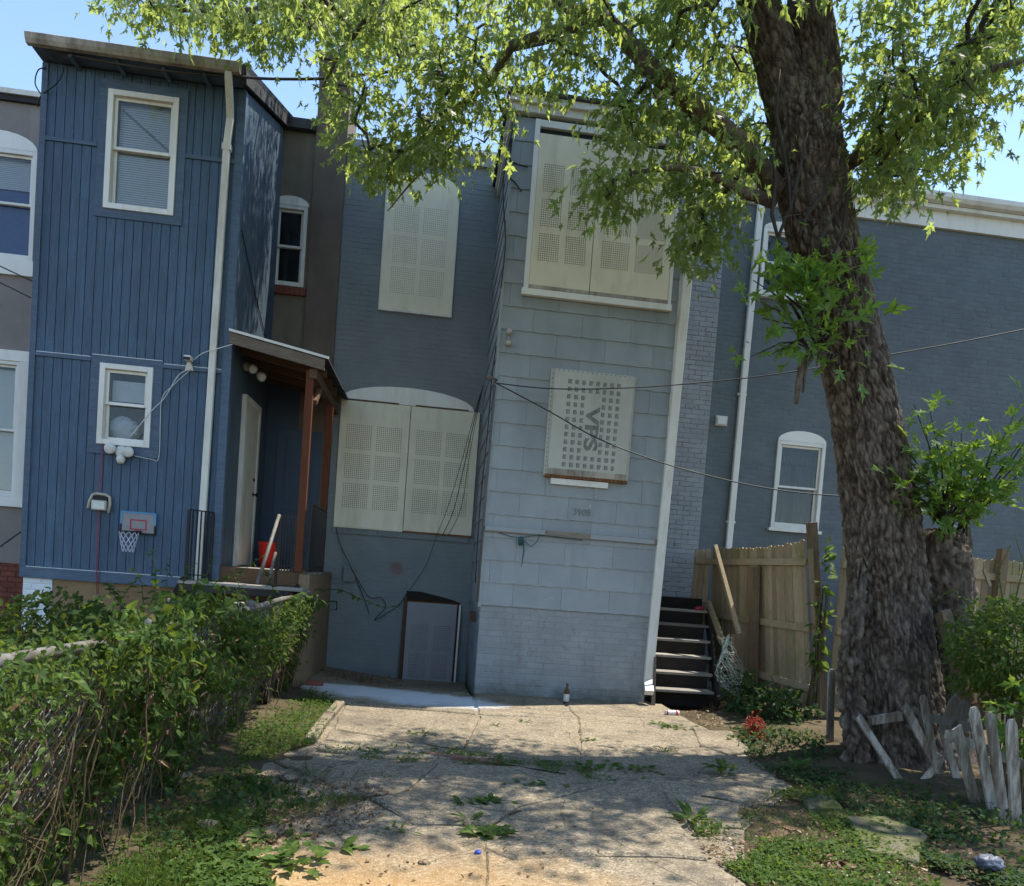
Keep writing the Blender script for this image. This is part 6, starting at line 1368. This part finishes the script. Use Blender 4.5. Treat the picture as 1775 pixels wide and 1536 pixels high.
for i, (du, lb) in enumerate(((0, 'left'), (9, 'middle'), (18, 'right'))):
    cable('drooping_wire', f'black wire drooping over the right cream screen, {lb} of three', [at(838, 668, YT - .05), at(826 + du * .2, 705, 10.3), at(803 + du * .6, 790, 11.2), at(776 + du * 1.3, 880, 11.6), at(757 + du * 1.1, 928, 11.72)] + ([at(738, 980, 11.72), at(705, 1030, 11.7), at(690, 1052, 11.7)] if i == 0 else []), .0055 if i == 1 else .004)
for (pts, lb) in (([(893,215),(880,260),(872,330),(876,420),(868,500)], 'black cable running up the gray corner'), ([(890,200),(884,270),(893,283),(915,290)], 'short black cable stub at the top of the gray corner'), ([(888,240),(882,300),(894,318),(904,332)], 'lower black cable stub on the gray corner'), ([(860,600),(852,660),(846,740),(832,880),(824,1010)], 'black cable running down the gray corner to the brick base')):
    cable('corner_cable', lb, [at(u, v, YT - .035) for u, v in pts], .008)
cable('wall_cable', 'black cable hanging from the big cream screen down to the meter box', [at(583, 915, 11.74), at(590, 945, 11.74), at(607, 980, 11.7), at(620, 1010, 11.74), at(632, 1040, 11.74), at(640, 1065, 11.74)], .006)
cable('wall_cable_tangle', 'tangled dark cable on the recessed wall beside the basement door', [at(617, 1000, 11.7), at(640, 1035, 11.72), at(660, 1036, 11.72), at(668, 1052, 11.72), at(650, 1075, 11.72), at(690, 1050, 11.72), at(704, 1030, 11.74)], .006)
cable('side_wire', 'thin dark wire slanting across the blue side wall', [Vector((BX1 + .01, 9.75, 5.42)), Vector((BX1 + .012, 10.6, 4.95)), Vector((BX1 + .01, 11.7, 4.45))], .006)
for a, b, lb in (((-20, 452), (57, 488), 'upper black wire in front of the stucco house'), ((-20, 480), (53, 516), 'lower black wire in front of the stucco house'), ((-10, 955), (36, 922), 'black cable slanting up at the left edge above the brick base')):
    cable('house_wire', lb, [at(*a, 10.6), at(*b, 10.4)], .009)
rp = thing('teal_rope', at(905, 935, YT - .06), 'knotted teal rope hanging from the gray ledger board', 'rope')
part('rope_line', M['teal_rope'], rp, lambda m: (m.tube([at(865, 923, YT - .06), at(885, 930, YT - .065), at(903, 932, YT - .07), at(935, 927, YT - .06), at(1010, 936, YT - .055)], .006, 6), m.tube([at(905, 934, YT - .07), at(920, 948, YT - .07), at(930, 940, YT - .065), at(936, 928, YT - .06)], .005, 6), m.tube([at(907, 935, YT - .075), at(908, 955, YT - .075), at(904, 983, YT - .075)], [.008, .009, .004], 6)), True)
blob('knot', 'teal_rope', rp, at(903, 938, YT - .075), (.035, .03, .055), 8.0, .5)

# ------------------------------------------------------------------ litter and small finds
o = bevel(MB().box(-.1, .1, -.048, .048, 0, .062).build('loose_brick', M['redbrick']), .006); o.matrix_basis = Matrix.Translation(gr(545, 1189)) @ Matrix.Rotation(.25, 4, 'Z'); tag(o, 'loose red brick at the left edge of the white powder', 'brick')
bt = thing('beer_bottle', gr(981, 1219), 'small brown bottle with a white label against the gray brick base', 'bottle'); g = gr(981, 1219)
part('glass_body', M['joist'], bt, lambda m: m.lathe(g, [(.034, 0), (.036, .02), (.036, .14), (.03, .165), (.016, .19), (.015, .235), (.017, .24), (.012, .245)], 14), True)
part('paper_label', M['plastic_white'], bt, lambda m: m.lathe(g, [(.0365, .025), (.0368, .026), (.0368, .115), (.0365, .116)], 14), True)
cn = thing('crushed_can', gr(1165, 1241), 'crushed white and red drink can on the paving below the stairs', 'can'); g = gr(1165, 1241)
def can(m):
    m.lathe(g + Vector((-.09, 0, .035)), [(.02, 0), (.033, .008), (.034, .05), (.025, .075), (.034, .10), (.034, .16), (.03, .175), (.022, .176)], 14, (1, .1, 0))
part('can_body', M['plastic_white'], cn, can, True)
part('red_print', M['red_line'], cn, lambda m: m.lathe(g + Vector((-.09, 0, .035)), [(.0335, .012), (.0348, .013), (.0348, .03), (.0335, .031)], 14, (1, .1, 0)))
part('red_print', M['bucket'], cn, lambda m: m.lathe(g + Vector((-.09, 0, .035)), [(.0335, .125), (.0348, .126), (.0348, .15), (.0335, .151)], 14, (1, .1, 0)))
tag(blob('crumpled_paper', 'plastic_white', None, gr(251, 1352) + Vector((0, 0, .06)), (.10, .08, .055), 5.5, .9, 2.6), 'crumpled white paper on the weeds at the foot of the vine', 'paper')
tag(blob('crumpled_bag', 'bag_blue', None, gr(1712, 1522) + Vector((.0, 0, .09)), (.07, .06, .04), 12.5, .9, 2.6), 'crumpled pale blue bag in the ivy at bottom right', 'bag')
og = thing('orange_netting', gr(1305, 1285), 'bundle of frayed orange netting on the shaded soil right of the stairs', 'netting'); g = gr(1305, 1285) + Vector((0, 0, .14))
def tangle(m, c, r, n, w_, seed):
    rn = random.Random(seed)
    for i in range(n):
        P = [Vector(c) + Vector((rn.gauss(0, r[0]), rn.gauss(0, r[1]), rn.gauss(0, r[2])))]
        for k in range(5): P.append(P[-1] + Vector((rn.gauss(0, .028), rn.gauss(0, .028), rn.gauss(-.006, .03))))
        m.tube(P, w_, 4, False)
part('strands', M['orange'], og, lambda m: tangle(m, g, (.025, .025, .04), 90, .0035, 3)); part('loose_strands', M['orange'], og, lambda m: tangle(m, g + Vector((.06, -.03, -.10)), (.03, .02, .02), 20, .0035, 4))
tag(MB().lathe(gr(828, 1483) + Vector((0, 0, .012)), [(.014, 0), (.018, .002), (.018, .012), (.014, .015)], 14).build('bottle_cap', M['blue_cap']), 'small blue bottle cap on the sandy concrete', 'bottle cap')
tag(blob('pink_wrapper', 'red_line', None, at(1212, 1056, 10.95), (.07, .04, .035), 7.7, .8), 'crumpled reddish wrapper on the top stair', 'wrapper')
wmesh = thing('wire_netting', gr(1265, 1220), 'crumpled pale wire netting hanging at the foot of the fence brace', 'netting')
def crumple(m):
    for i in range(13):
        f = i / 12; P = []
        for k in range(16):
            t_ = k / 15; u = 1243 + f * 32 + 9 * math.sin(t_ * 6 + f * 5) + 14 * t_ ** 2 + random.gauss(0, 1.6); v = 1103 + t_ * (88 + 26 * f) + 4 * math.sin(f * 9); P.append(at(u, v, 9.28 + .05 * math.sin(f * 11 + t_ * 7) - .15 * t_))
        m.tube(P, .0028, 4, False)
    for k in range(20):
        t_ = k / 19; P = []
        for i in range(9): f = i / 8; u = 1243 + f * 32 + 9 * math.sin(t_ * 6 + f * 5) + 14 * t_ ** 2 + random.gauss(0, 1.2); v = 1103 + t_ * (88 + 26 * f) + 4 * math.sin(f * 9) + random.gauss(0, 2); P.append(at(u, v, 9.28 + .05 * math.sin(f * 11 + t_ * 7) - .15 * t_))
        m.tube(P, .0026, 4, False)
part('wire_strands', M['mesh_wire'], wmesh, crumple)
for i, (u, v, s, lb) in enumerate(((735, 1500, .03, 'small dark stone on the orange sand'), (640, 1497, .022, 'tiny dark stone left on the orange sand'), (360, 1440, .06, 'pale flat stone among the weeds at lower left'), (590, 1382, .05, 'gray stone at the end of the left slabs'), (500, 1355, .055, 'rounded stone between the grass and the left slab'), (316, 1355, .07, 'brown stone in the shadow below the vine'))):
    tag(blob('stone', 'conc', None, gr(u, v) + Vector((0, 0, s * .45)), (s, s * .8, s * .5), i * 3.3, .6), lb, 'stone')
bpy.context.view_layer.update()
